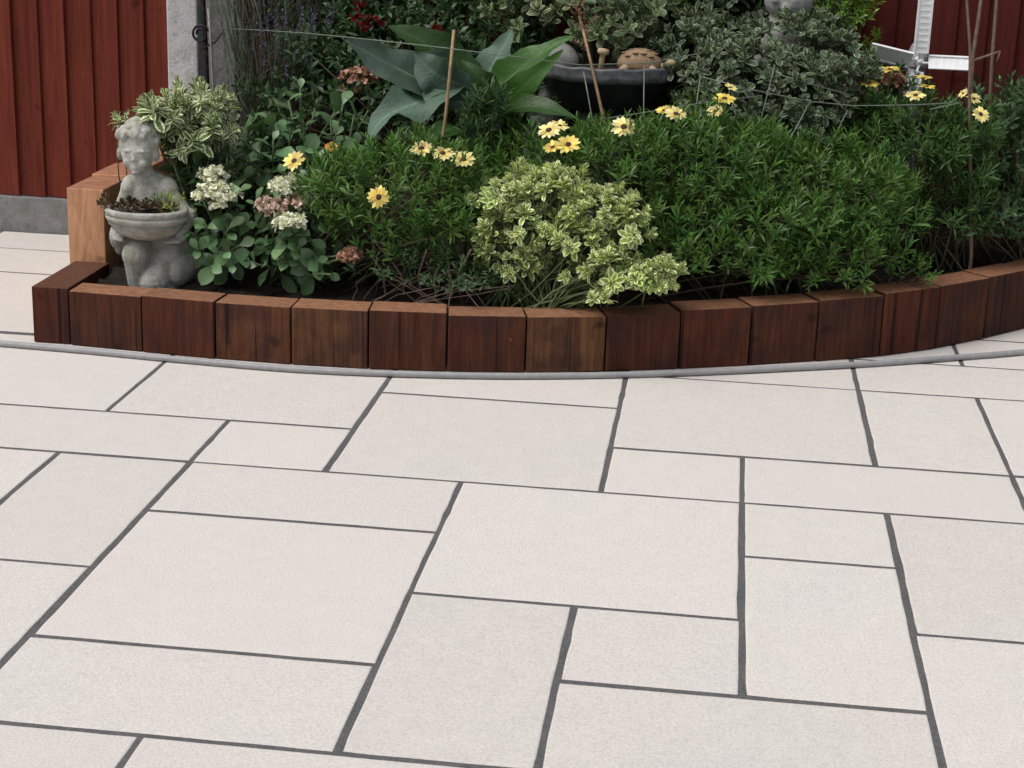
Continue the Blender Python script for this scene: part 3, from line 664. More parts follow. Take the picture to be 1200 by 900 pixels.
# ------------------------------------------------------------------ daisies
def petals_mesh(n, Rr, seed, cup=8):
    r = np.random.default_rng(seed); Vs = []; Fs = []; Us = []; Ts = []; o = 0
    for k in range(n):
        V, F, U = leaf_arrays(Rr * r.uniform(.86, 1.04), Rr * .36, lambda t: min(1, .35 + t * 1.5) * (1 - t ** 6) ** .5, 3, .35, .12)
        V = V @ roty(-R(cup + r.normal(0, 5))).T @ rotz(k * 6.2832 / n + r.normal(0, .05)).T + np.array([0, 0, .001 * (k % 2)])
        Vs.append(V); Fs.append(F + o); Us.append(U); Ts.append(np.full(len(V), r.uniform(.3, .6))); o += len(V)
    return mesh_from('flower', np.vstack(Vs), np.vstack(Fs), np.vstack(Us), np.concatenate(Ts))
PET = {}
def petal(kind, v):
    key = (kind, v)
    if key not in PET:
        me = petals_mesh(13 + v, .036, 5 + v, (10, 4, 16)[v]); me.materials.append(M[kind]); PET[key] = me
    return PET[key]
mbc = MB(); mbc.ell((0, 0, .0015), (.0092, .0092, .0045), 12, 6); CENTRE = mbc.mesh('flower_centre'); CENTRE.materials.append(M['f_centre'])
def daisy(rt, off, px, py, Y, face, kind='f_yellow', size=1.0, v=0, base=None):
    p = at(px, py, Y); A = axis_frame(np.array(face, float), px * .37); s = size
    X = Matrix(((*(A[0] * s), p[0] - off[0]), (*(A[1] * s), p[1] - off[1]), (*(A[2] * s), p[2] - off[2]), (0, 0, 0, 1)))
    f = mobj('flower', petal(kind, v), None, rt, M=X); c = mobj('flower_centre', CENTRE, None, f)
    d = A[:, 2]; e = p - d * .004; q = e - d * .03 + np.array([0, .0, -.03]); b = q + np.array([.0, .03, -.09])
    mb = MB(); mb.tube([Vector(b - off), Vector(q - off), Vector(e - off)], [.0022, .002, .0026], 5); mb.build('flower_stalk', M['gstem'], rt)

# ------------------------------------------------------------------ the plants
# narrow-leaved daisy bush between the stonecrop and the yellow hebe
rt, off, fr = leafy_bush('daisy_bush', 'feathery green daisy bush beside the yellow-edged hebe, with bare stems at its foot', 'bush', (-1.05, 4.62),
    B([(470, 235, 4.56, 95, 62, .17), (400, 235, 4.52, 45, 45, .10), (520, 245, 4.54, 55, 60, .12), (440, 288, 4.48, 60, 40, .06), (530, 215, 4.68, 60, 40, .12), (520, 300, 4.50, 60, 34, .05)]), T_feather, 'l_feather', 600, .55, .4, (.7, 1.35), 11, 90, 'stem', (.0032, .0016), spread=.08, thin=(.12, .46, .85))
daisy(rt, off, 444, 231, 4.37, (.0, -1, .35), 'f_yellow', .9, 1); daisy(rt, off, 345, 189, 4.50, (-.1, -.75, .8), 'f_yellow', .95, 0)
daisy(rt, off, 388, 173, 4.6, (.2, -.6, .8), 'f_orange', .55, 2); daisy(rt, off, 494, 175, 4.52, (-.1, -.6, 1), 'f_pale', 1.0, 0)
daisy(rt, off, 519, 180, 4.50, (.1, -.5, 1), 'f_pale', .9, 1); daisy(rt, off, 543, 188, 4.48, (.2, -.6, 1), 'f_pale', 1.0, 2)
for P in ([(500, 352), (511, 346), (509, 325), (520, 298)], [(474, 346), (470, 322), (456, 302), (441, 286)], [(494, 347), (490, 322), (500, 292)], [(526, 350), (528, 326), (524, 300)], [(436, 282), (464, 290), (494, 281), (520, 276)], [(452, 345), (448, 318), (430, 292)], [(540, 345), (538, 318), (552, 292)]):
    W_ = [at(x, y, 4.43 + .02 * (k % 2)) for k, (x, y) in enumerate(P)]; mb = MB(); mb.tube([Vector(w - off) for w in W_], [.0036, .0032, .0028, .0022][:len(W_)], 6); mb.build('woody_stem', M['twig'], rt)
leafy_bush('low_green_plant', 'sparse small-leaved trailing plant between the timber edging and the bare daisy stems', 'plant', (-.78, 4.46),
    B([(500, 325, 4.43, 70, 22, .05), (560, 335, 4.40, 50, 18, .04)]), T_small, 'l_mid', 70, .35, .6, (.6, 1.1), 36, 30, 'twig', (.002, .0012), spread=.12)
leafy_bush('spiky_shoots', 'upright narrow pale green shoots beside the bamboo cane', 'plant', (-.68, 4.78),
    B([(568, 140, 4.74, 18, 34, .03), (556, 165, 4.70, 16, 20, .03)]), T_feather, 'l_mid', 46, .8, .6, (.9, 1.5), 37, 16, 'gstem', (.003, .0016), spread=.03)
# big daisy bush
rt, off, fr = leafy_bush('daisy_bush', 'wide feathery green daisy bush right of the yellow-edged hebe, filling the middle of the bed', 'bush', (.05, 4.92),
    B([(720, 225, 4.72, 90, 72, .18), (820, 220, 4.80, 110, 80, .20), (930, 240, 4.84, 110, 72, .18), (1010, 255, 4.86, 58, 62, .12), (640, 215, 4.74, 60, 50, .14), (860, 280, 4.66, 130, 50, .09), (980, 300, 4.74, 75, 32, .06), (830, 308, 4.60, 110, 26, .05), (930, 322, 4.66, 90, 16, .04)]),
    T_feather, 'l_feather', 1500, .52, .42, (.7, 1.4), 12, 170, 'stem', (.004, .0018), spread=.18, thin=(.12, .50, .6))
for (x, y, Y, fc, kd, sz, v) in [(643, 153, 4.62, (-.2, -.55, 1), 'f_pale', 1.0, 1), (655, 148, 4.66, (.1, -.4, 1), 'f_pale', .85, 0), (666, 170, 4.56, (.1, -.75, .9), 'f_yellow', 1.0, 0), (648, 173, 4.58, (-.3, -.5, 1), 'f_yellow', .8, 2),
     (731, 149, 4.62, (0, -.8, .8), 'f_pale', 1.02, 1), (792, 134, 4.7, (.1, -.5, 1), 'f_pale', .95, 0), (778, 130, 4.76, (-.2, -.4, 1), 'f_yellow', .7, 2), (849, 116, 4.8, (0, -.35, 1), 'f_yellow', .95, 1), (838, 131, 4.82, (-.2, -.5, .6), 'f_pale', .75, 2), (856, 103, 4.9, (.3, -.3, .9), 'f_pale', .6, 2)]:
    daisy(rt, off, x, y, Y, fc, kd, sz, v)
# daisy bush at the right, in front of the windmill
rt, off, fr = leafy_bush('daisy_bush', 'dark feathery daisy bush below the white windmill ornament', 'bush', (.62, 5.22),
    B([(1065, 185, 5.15, 65, 62, .14), (1015, 165, 5.2, 40, 40, .10), (1110, 200, 5.12, 45, 60, .12), (1100, 250, 5.10, 50, 40, .07)]), T_feather, 'l_feather_d', 520, .55, .4, (.75, 1.4), 13, 70, spread=.09, thin=(.15, .45, .45))
for (x, y, Y, fc, kd, sz, v) in [(1043, 82, 5.2, (0, -.15, 1), 'f_yellow', .95, 0), (1018, 98, 5.15, (0, -.15, 1), 'f_yellow', .95, 1), (1082, 92, 5.15, (0, -.1, 1), 'f_yellow', .8, 2), (1086, 102, 5.12, (0, -.1, 1), 'f_yellow', .75, 0), (1073, 112, 5.08, (-.1, -.4, 1), 'f_pale', .9, 1), (1141, 116, 5.1, (.3, -.6, .8), 'f_pale', .7, 0), (1149, 134, 5.06, (.3, -.6, .6), 'f_pale', .8, 1), (1129, 110, 5.12, (-.6, -.4, .6), 'f_pale', .5, 2)]:
    daisy(rt, off, x, y, Y, fc, kd, sz, v)
leafy_bush('leafy_shrub', 'dark leafy shrub in the right end of the bed beside the bare twigs', 'shrub', (.93, 5.34),
    B([(1165, 205, 5.25, 60, 75, .12), (1230, 190, 5.35, 70, 80, .14), (1155, 262, 5.17, 50, 34, .07), (1190, 150, 5.38, 50, 36, .1), (1205, 245, 5.28, 40, 40, .07), (1120, 268, 5.12, 40, 30, .05)]), T_shrub, 'l_mid', 620, .4, .5, (.4, .85), 14, 55)
leafy_bush('leafy_shrub', 'light green low sprigs behind the timber edging at the right end of the bed', 'shrub', (.50, 4.86),
    B([(1065, 322, 4.80, 28, 12, .03)]), T_small, 'l_feather', 22, .5, .4, (.7, 1.0), 15, 12, spread=.03)

# yellow-edged hebe at the front, spilling over the edging
hblobs = B([(594, 228, 4.50, 38, 20, .08), (650, 228, 4.49, 40, 22, .08), (702, 250, 4.46, 36, 24, .08), (742, 270, 4.44, 18, 18, .05), (764, 326, 4.38, 34, 17, .05), (716, 320, 4.37, 24, 20, .05), (698, 350, 4.345, 13, 10, .03), (615, 268, 4.47, 52, 28, .06), (682, 284, 4.43, 30, 20, .05), (600, 312, 4.47, 40, 24, .04), (655, 318, 4.44, 24, 18, .03)])
rosette_bush('hebe_shrub', 'yellow-edged variegated hebe spilling over the middle of the timber edging', 'shrub', (-.46, 4.52), hblobs, T_hebe, 'l_hebe', 235, .5, .32, (.65, 1.2), 21, zmin=-.5, spread=.08, jit=.4)
hr_ = [o for o in C.objects if o.name.startswith('hebe_shrub')][0]; ho_ = np.array(hr_.location)
hf = mobj('foliage', merged('foliage', T_hebe, sample(hblobs, 70, .5, .6, (.45, .75), 5, -.6, .4, 29), ho_), M['l_hebe'], hr_); hf['kind'] = 'stuff'
# cream-edged hebe behind the statue
rosette_bush('hebe_shrub', 'cream-edged variegated hebe leaning over the statue from behind', 'shrub', (-1.50, 4.86),
    B([(228, 130, 4.68, 36, 20, .08), (196, 142, 4.58, 24, 16, .05), (248, 158, 4.66, 24, 26, .06), (215, 165, 4.62, 24, 20, .05)]), T_hebe_w, 'l_hebe_w', 96, .45, .4, (.6, 1.15), 22, zmin=-.7, spread=.03)
rosette_bush('hebe_sprig', 'short cream-edged sprig standing behind the statue head', 'shrub', (-1.64, 4.78),
    B([(150, 148, 4.70, 12, 9, .02)]), T_hebe_w, 'l_hebe_w', 7, .6, .3, (.5, .75), 23, zmin=-.3, spread=.01)

# stonecrops: fleshy leaves one by one
SED = []
for s in range(4):
    r = np.random.default_rng(200 + s); V, F, U = leaf_arrays(.066, .042, prof_obo, 5, .45, .22, .08, r); SED.append((V, F, U, np.full(len(V), r.random() * .3)))
def flower_head(rt, off, p, rad, mat, n=70, seed=0, flat=.55):
    r = np.random.default_rng(seed); fr = []
    for k in range(n):
        d = r.normal(size=3); d /= np.linalg.norm(d); d[2] = abs(d[2]) * flat + .05 if r.random() < .85 else d[2] * .5
        q = p + d * rad * r.uniform(.6, 1.1); fr.append((q, axis_frame(d + np.array([0, 0, .5]), r.uniform(0, 6)), r.uniform(.8, 1.4), int(r.integers(4)), r.random() * .4))
    mobj('flower_head', merged('flower_head', T_bud, fr, off), M[mat], rt)['kind'] = 'stuff'
def stonecrop(label, base_xy, stems, seed, group=None, scale=1.0):
    rt, off = plant('stonecrop', label, 'stonecrop', base_xy, group); r = np.random.default_rng(seed); meshes = []
    for t in SED:
        me = mesh_from('leaf', *t); me.materials.append(M['l_sedum']); meshes.append(me)
    for (px, py, Y, head, nl) in stems:
        tip = at(px, py, Y); b = np.array([base_xy[0] + r.normal(0, .04), base_xy[1] + r.normal(0, .03), 0]); b[2] = soil_at(b[0], b[1]) - .01
        mid = (b + tip) / 2 + np.array([r.normal(0, .02), r.normal(0, .02), .03])
        mb = MB(); P = [(1 - t) ** 2 * b + 2 * t * (1 - t) * mid + t * t * tip for t in np.linspace(0, 1, 6)]
        mb.tube([Vector(q - off) for q in P], [.0042, .004, .004, .0036, .0034, .003], 6); mb.build('stem', M['gstem'], rt)
        nl = int(nl * 1.35)
        for k in range(nl):
            t = 1 - (k / nl) * .62 - (.06 if head else 0); q = (1 - t) ** 2 * b + 2 * t * (1 - t) * mid + t * t * tip
            ax = (tip - b) / np.linalg.norm(tip - b); A = axis_frame(ax, k * 2.4 + px)
            el = R(50 - 95 * k / nl) + r.normal(0, .18); s = scale * r.uniform(.62, 1.2) * (.72 if k < 2 and not head else 1)
            Rm = A @ roty(-el) @ rotx(r.normal(0, .2)); 
            X = Matrix(((*(Rm[0] * s), q[0] - off[0]), (*(Rm[1] * s), q[1] - off[1]), (*(Rm[2] * s), q[2] - off[2]), (0, 0, 0, 1)))
            mobj('leaf', meshes[int(r.integers(4))], None, rt, M=X)
        if head: flower_head(rt, off, tip, np.array([head[1]] * 3) * mpp(Y), head[0], head[2], int(px))
stonecrop('broad-leaved stonecrop right of the cream-edged hebe, with a russet head near the broad glaucous leaves', (-1.22, 4.86),
    [(300, 135, 4.82, None, 7), (338, 118, 4.84, None, 7), (372, 116, 4.84, None, 7), (402, 122, 4.86, None, 7), (438, 118, 4.92, None, 6), (320, 165, 4.72, None, 7), (358, 168, 4.70, None, 7), (394, 158, 4.78, None, 7), (292, 188, 4.66, None, 7), (432, 150, 4.86, None, 6), (418, 95, 5.0, ('f_brown', 20, 70), 3), (330, 200, 4.62, None, 6), (375, 195, 4.62, None, 6), (280, 160, 4.75, None, 6), (285, 210, 4.66, None, 6), (315, 140, 4.78, None, 6), (355, 140, 4.80, None, 6), (265, 195, 4.72, None, 6), (325, 118, 4.86, None, 7), (352, 104, 4.9, None, 7), (388, 140, 4.76, None, 7), (415, 135, 4.84, None, 7), (305, 172, 4.68, None, 7), (340, 150, 4.74, None, 7), (372, 178, 4.66, None, 7), (400, 182, 4.64, None, 6), (345, 215, 4.60, ('f_cream', 10, 26), 5), (270, 140, 4.80, None, 6), (420, 170, 4.72, None, 6)], 31, scale=1.12)
stonecrop('low stonecrop with a large cream flower head right beside the statue', (-1.40, 4.60),
    [(255, 232, 4.50, ('f_cream', 24, 110), 5), (240, 265, 4.46, None, 7), (268, 268, 4.46, None, 7), (232, 292, 4.44, None, 7), (258, 296, 4.42, None, 7), (280, 288, 4.46, None, 6), (248, 312, 4.40, None, 6), (250, 208, 4.56, ('f_cream', 14, 45), 4), (222, 272, 4.46, None, 5), (272, 310, 4.42, None, 5), (205, 185, 4.62, None, 6), (230, 195, 4.64, None, 6), (195, 168, 4.60, None, 4), (222, 215, 4.60, None, 6), (215, 180, 4.64, None, 6), (242, 190, 4.66, None, 6), (206, 202, 4.60, None, 6), (236, 172, 4.66, None, 6), (256, 184, 4.68, None, 6), (262, 206, 4.64, None, 6), (238, 235, 4.54, None, 5), (280, 225, 4.58, None, 6), (285, 262, 4.5, None, 6)], 32)
stonecrop('stonecrop with several small cream heads and one russet head behind the timber edging', (-1.17, 4.56),
    [(334, 222, 4.52, ('f_cream', 17, 60), 4), (316, 245, 4.48, ('f_pink', 16, 55), 4), (340, 264, 4.44, ('f_cream', 17, 60), 4), (350, 290, 4.42, None, 6), (372, 306, 4.40, None, 6), (398, 300, 4.42, None, 5), (410, 302, 4.40, ('f_brown', 11, 40), 3), (330, 305, 4.42, None, 6), (310, 285, 4.46, None, 6), (390, 322, 4.38, None, 4), (384, 268, 4.46, None, 5), (350, 240, 4.50, ('f_pink', 13, 40), 3), (300, 262, 4.5, None, 6), (330, 280, 4.44, None, 6), (300, 310, 4.44, None, 6), (365, 280, 4.46, None, 6), (325, 262, 4.46, None, 6), (300, 235, 4.54, None, 6), (360, 225, 4.56, None, 6)], 33)

leafy_bush('low_green_plant', 'low dark green leafy plant in the shade between the stonecrops', 'plant', (-1.28, 4.80),
    B([(300, 225, 4.86, 60, 60, .06), (370, 250, 4.78, 55, 50, .06), (270, 260, 4.76, 40, 40, .05)]), T_shrub, 'l_mid', 170, .4, .4, (.6, .95), 35, 30)
# broad glaucous leaves
def big_leaf(rt, off, spine, width, face, mat, prof=prof_arum, wave=.12, fold=.25, seed=0):
    """spine: world points from stalk to tip; face: direction the upper side looks to"""
    r = np.random.default_rng(seed); pts = [np.asarray(p, float) for p in spine]; n = 14; m = 6; V = []; U = []; F = []
    L = len(pts) - 1
    def sp(t):
        u = t * L; i = min(int(u), L - 1); f = u - i; p0, p1, p2, p3 = pts[max(i - 1, 0)], pts[i], pts[i + 1], pts[min(i + 2, L)]
        return .5 * ((2 * p1) + (-p0 + p2) * f + (2 * p0 - 5 * p1 + 4 * p2 - p3) * f * f + (-p0 + 3 * p1 - 3 * p2 + p3) * f ** 3)
    ph = r.uniform(0, 6)
    for k in range(n + 1):
        t = k / n; p = sp(t); tg = sp(min(1, t + .02)) - sp(max(0, t - .02)); tg /= np.linalg.norm(tg)
        sd_ = np.cross(tg, face); sd_ /= np.linalg.norm(sd_); nn = np.cross(sd_, tg)
        w = width * .5 * max(prof(t), .03) * (1 + .06 * math.sin(t * 17 + ph))
        for j in range(m + 1):
            u = (j / m - .5) * 2; q = p + sd_ * w * u + nn * (abs(u) ** 1.3 * w * fold + wave * w * u * u * (math.sin(t * 11 + ph + (1.3 if u > 0 else 0)) + .5 * math.sin(t * 23 + ph * 2 + (2.1 if u > 0 else 0))))
            V.append(q); U.append((j / m, t))
    for k in range(n):
        for j in range(m):
            a = k * (m + 1) + j; F.append((a, a + 1, a + m + 2, a + m + 1))
    me = mesh_from('leaf', V, F, np.array([[U[i] for i in f] for f in F]), np.full(len(V), r.random() * .4), True, off)
    o = mobj('leaf', me, M[mat], rt)
    b = off + np.array([r.normal(0, .03), r.normal(0, .02), -.01]); mid = (b + pts[0]) / 2 + np.array([0, 0, .05])
    mb = MB(); mb.tube([Vector(b - off), Vector(mid - off), Vector(pts[0] - off), Vector(sp(.25) - off), Vector(sp(.6) - off)], [.007, .006, .005, .0035, .001], 6); mb.build('leaf_stalk', M['gstem'], rt)
rt, off = plant('broad_leaved_plant', 'large broad pointed glaucous leaves in front of the black bowl, round the bamboo cane', 'plant', (-.72, 5.0))
a = at
big_leaf(rt, off, [a(545, 118, 4.92), a(495, 96, 4.86), a(450, 72, 4.82), a(404, 47, 4.80)], .17, (.25, -.75, .65), 'l_arum', seed=1, wave=.4)
big_leaf(rt, off, [a(560, 108, 4.90), a(520, 92, 4.84), a(500, 78, 4.84), a(484, 60, 4.86)], .13, (-.5, -.75, .4), 'l_arum', seed=2, wave=.5)
big_leaf(rt, off, [a(545, 100, 4.88), a(495, 118, 4.78), a(450, 138, 4.72), a(428, 170, 4.68)], .115, (-.1, -.65, .75), 'l_arum', seed=3, wave=.55)
big_leaf(rt, off, [a(560, 125, 4.98), a(535, 85, 4.98), a(500, 52, 4.98), a(455, 30, 4.98)], .16, (.55, -.75, .5), 'l_arum_g', seed=4, wave=.2)
big_leaf(rt, off, [a(555, 120, 5.02), a(575, 80, 5.02), a(590, 55, 5.04), a(600, 35, 5.06)], .11, (-.3, -.85, .4), 'l_arum', seed=5, wave=.25)
big_leaf(rt, off, [a(560, 125, 4.92), a(595, 95, 4.90), a(630, 65, 4.88), a(672, 42, 4.88)], .12, (.3, -.55, .8), 'l_arum_g', seed=6, wave=.25)
big_leaf(rt, off, [a(555, 130, 4.88), a(590, 120, 4.82), a(620, 95, 4.80), a(660, 58, 4.80)], .10, (.45, -.85, .5), 'l_arum_g', seed=7, wave=.25)
big_leaf(rt, off, [a(560, 150, 4.84), a(600, 128, 4.78), a(640, 126, 4.74), a(678, 140, 4.72)], .085, (.1, -.6, .8), 'l_arum_g', seed=8, wave=.18)
big_leaf(rt, off, [a(510, 150, 4.84), a(490, 155, 4.78), a(468, 158, 4.74), a(455, 178, 4.72)], .06, (.1, -.6, .8), 'l_arum', seed=9)
big_leaf(rt, off, [a(555, 140, 4.90), a(570, 110, 4.84), a(560, 90, 4.82), a(540, 70, 4.84)], .09, (.5, -.8, .4), 'l_arum_g', seed=10)
big_leaf(rt, off, [a(545, 155, 4.84), a(530, 150, 4.76), a(500, 165, 4.70), a(480, 185, 4.66)], .07, (.0, -.6, .8), 'l_arum_g', seed=11)

# ------------------------------------------------------------------ bowl on its pedestal
BY = 5.14; bt = at(711, 72, BY); br = 80 * mpp(BY); bz = bt[2]
pz = soil_at(bt[0], BY); hb = 52 * mpp(BY)
ped = MB(); ph_ = bz - hb - pz
ped.lathe([(.10, -.02), (.10, .04), (.07, .06), (.055, .10), (.055, ph_ - .06), (.085, ph_ - .03), (.085, ph_ - .002), (.01, ph_ - .002)], 24)
o = ped.build('pedestal', M['rock']); o.location = (bt[0], BY, pz); tag(o, 'grey stone pedestal under the black planter bowl, mostly hidden by leaves', 'pedestal')
bowl = empty('planter_bowl', (bt[0], BY, bz - hb), 'wide black planter bowl with a weathered grey rim, raised behind the daisies', 'planter')
mb = MB(); mb.lathe([(.01, 0), (br * .62, 0), (br * .70, hb * .12), (br * .84, hb * .42), (br * .93, hb * .66), (br * .95, hb * .70), (br * .90, hb * .72), (br * .80, hb * .6), (.02, hb * .55)], 44); mb.build('bowl', M['black'], bowl)
mb = MB(); mb.lathe([(br * .94, hb * .69), (br * .985, hb * .70), (br * 1.0, hb * .82), (br * .985, hb * .92), (br * .995, hb * .955), (br * .985, hb * 1.0), (br * .93, hb * 1.0), (br * .90, hb * .9), (br * .90, hb * .72)], 44)
mb.V = [(x * (1 + .008 * math.sin(9 * math.atan2(y, x)) + .004 * math.sin(23 * math.atan2(y, x))), y, z + .002 * math.sin(13 * math.atan2(y, x))) for x, y, z in mb.V]
mb.build('rim', M['rim'], bowl)
mb = MB(); mb.lathe([(.01, 0), (br * .89, 0), (br * .85, .008), (br * .4, .016), (.01, .018)], 30); o = mb.build('potting_soil', M['soil'], bowl); o.location = (0, 0, hb * .80)
sz_ = bz - hb * .18
rtb = empty('bowl_plant', (bt[0] - .03, BY + .05, sz_), 'bushy pale-edged variegated plant growing in the black bowl', 'plant')
offb = np.array([bt[0] - .03, BY + .05, sz_])
blb = B([(690, 22, BY + .06, 62, 38, .12), (640, 20, BY + .10, 50, 34, .10), (740, 10, BY + .1, 45, 36, .10), (725, 45, BY + .08, 40, 18, .06), (650, 0, BY + .15, 60, 45, .10), (700, -25, BY + .12, 60, 40, .12)])
rosette_bush(None, None, None, None, blb, T_bowl, 'l_bowl', 190, .45, .4, (.7, 1.15), 41, zmin=-.5, root=(rtb, offb))
mb = MB()
for k in range(24):
    f = rng.normal(0, 1, 2); q = Vector((f[0] * .09, f[1] * .05, rng.uniform(.06, .26))); mb.tube([Vector((f[0] * .02, f[1] * .02, -.005)), q * .5 + Vector((0, 0, .02)), q], [.004, .003, .002], 5)
so = mb.build('stems', M['stem'], rtb); so['kind'] = 'stuff'
# tortoise ornament
tp = at(749, 72, BY - .10); kk = mpp(BY)
tt = empty('tortoise_ornament', (tp[0], BY - .075, sz_ + .008), 'small tan tortoise ornament sitting at the right of the black bowl', 'ornament')
mb = MB(); mb.ell((0, 0, .018), (.066, .050, .050), 20, 12)
mb.V = [(x, y, max(z, .006)) for x, y, z in mb.V]; sh = mb.build('shell', M['tort'], tt)
mb = MB()
for i_ in range(-2, 3):
    for j_ in range(-1, 2):
        x_, y_ = i_ * .022 + (.011 if j_ % 2 else 0), j_ * .024 - .006; q = 1 - (x_ / .066) ** 2 - (y_ / .05) ** 2
        if q > .12: mb.ell((x_, y_, .018 + .05 * math.sqrt(q) - .001), (.0108, .0116, .0016), 8, 5)
mb.build('shell_plates', M['tort'], sh)
mb = MB(); mb.capsule((.055, -.005, .012), (.084, -.008, .026), .011, .009, 5); mb.ell((.092, -.009, .030), (.014, .010, .010)); mb.build('head', M['peg'], tt)
for sx, sy_ in ((-1, -1), (1, -1), (-1, 1), (1, 1)):
    mb = MB(); mb.capsule((sx * .038, sy_ * .036, .012), (sx * .050, sy_ * .048, .004), .012, .010, 4); mb.build('leg', M['peg'], tt)
pg = at(703, 72, BY - .12); mb = MB(); mb.lathe([(.0075, 0), (.0078, .05), (.0085, .062), (.0160, .066), (.0175, .072), (.0150, .079), (.002, .081)], 16)
o = mb.build('wooden_peg', M['peg']); o.location = (pg[0], BY - .12, sz_ - .006); o.rotation_euler = (0, R(7), 0); tag(o, 'pale round-headed wooden peg stuck in the black bowl beside the tortoise', 'peg')
def rock(name, loc, r, label, cat, seed, mat='rock'):
    mb = MB(); mb.ell((0, 0, r[2] * .8), r, 16, 12); q = np.random.default_rng(seed); ph = q.uniform(0, 6, 6)
    mb.V = [(x * (1 + .09 * math.sin(z * 60 + ph[0]) + .06 * math.sin(y * 70 + ph[1])), y * (1 + .08 * math.sin(x * 60 + ph[2])), z * (1 + .08 * math.sin(x * 50 + y * 40 + ph[3]))) for x, y, z in mb.V]
    o = mb.build(name, M[mat]); o.location = loc; tag(o, label, cat)
rock('rock', (at(662, 50, BY)[0], BY - .02, sz_ - .004), (.042, .03, .045), 'pale grey rock standing in the left of the black bowl', 'rock', 3)
gq = at(637, 105, 5.06); 
rock('rock', (gq[0] - .0, 5.13, soil_at(gq[0], 5.13) - .02), (.075, .06, .235), 'tall pale grey stone left of the black bowl behind the broad leaves', 'rock', 5)

# ------------------------------------------------------------------ shrubs behind
leafy_bush('variegated_shrub', 'grey-green pale-edged shrub filling the bed right of the black bowl', 'shrub', (.08, 5.28),
    B([(865, 100, 5.12, 75, 52, .14), (935, 118, 5.10, 55, 48, .13), (820, 70, 5.22, 50, 50, .12), (975, 85, 5.2, 38, 40, .10), (850, 20, 5.42, 50, 45, .06), (840, 125, 5.04, 40, 30, .06), (965, 50, 5.32, 30, 30, .07), (900, 150, 5.0, 60, 26, .05), (900, 52, 5.16, 18, 16, .03), (922, 30, 5.18, 14, 10, .02), (950, 40, 5.2, 16, 20, .03)]), T_grey, 'l_grey', 660, .4, .4, (.75, 1.25), 51, 70, spread=.1)
leafy_bush('lime_shrub', 'bright lime green shrub behind the stone figure, against the dark red fence', 'shrub', (.24, 5.46),
    B([(975, 15, 5.44, 42, 34, .07), (960, -25, 5.46, 45, 40, .07), (930, -10, 5.48, 35, 40, .06), (992, 30, 5.44, 22, 18, .04)]), T_small, 'l_lime', 260, .45, .45, (.8, 1.25), 52, 40, spread=.05)
leafy_bush('fern_sprig', 'fresh green sprig left of the white windmill ornament', 'plant', (.40, 5.45),
    B([(1024, 62, 5.4, 9, 16, .02)]), T_small, 'l_lime', 14, .6, .4, (.7, 1.0), 53, 8, spread=.01)
leafy_bush('dark_shrub', 'tall dark green shrub behind the black bowl', 'shrub', (-.25, 5.48),
    B([(800, 15, 5.46, 70, 60, .07), (760, 60, 5.42, 60, 60, .07), (700, 0, 5.48, 90, 70, .06), (850, 0, 5.48, 60, 60, .06), (780, -60, 5.48, 130, 50, .07), (680, 110, 5.42, 120, 60, .06), (860, -70, 5.48, 90, 60, .06)]), T_shrub, 'l_dark', 700, .4, .4, (.7, 1.1), 54, 60, spread=.14)
leafy_bush('ferny_shrub', 'mid green ferny shrub behind the broad glaucous leaves', 'shrub', (-.80, 5.42),
    B([(560, 5, 5.40, 70, 40, .08), (500, 15, 5.40, 60, 40, .08), (450, 30, 5.42, 50, 40, .07), (600, -10, 5.44, 60, 50, .08), (520, -50, 5.46, 110, 50, .07), (390, 70, 5.36, 50, 45, .07)]), T_small, 'l_mid', 520, .4, .4, (.8, 1.5), 55, 60, spread=.14)
leafy_bush('dark_shrub', 'dense dark green shrub filling the shade beneath the broad glaucous leaves', 'shrub', (-.85, 5.2),
    B([(470, 110, 5.25, 90, 70, .10), (570, 110, 5.22, 80, 70, .10), (380, 130, 5.24, 80, 70, .08), (620, 150, 5.1, 60, 50, .08), (520, 60, 5.36, 120, 60, .07)]), T_shrub, 'l_dark', 520, .4, .4, (.6, 1.0), 56, 50, spread=.14)
# russet / red flowered shrub
rt, off, fr = leafy_bush('red_flowered_shrub', 'dark shrub with deep red flowers behind the broad glaucous leaves', 'shrub', (-1.10, 5.46),
    B([(415, 10, 5.44, 45, 45, .06), (370, 30, 5.46, 40, 50, .06), (430, -50, 5.46, 60, 50, .07)]), T_shrub, 'l_dark', 220, .4, .4, (.6, 1.0), 57, 30)
for k, (x, y) in enumerate([(420, 5), (428, 22), (416, 14), (432, 28), (445, 20), (510, 36), (514, 30), (424, -8)]):
    frs = [(at(x, y, 5.2) + np.array(rng.normal(0, .008, 3)), axis_frame(np.array([rng.normal(0, .5), -.5, -.4]), q), 1.5, q % 3, .3) for q in range(4)]
    mobj('flower', merged('flower', T_flo, frs, off), M['f_red'], rt)['kind'] = 'stuff'
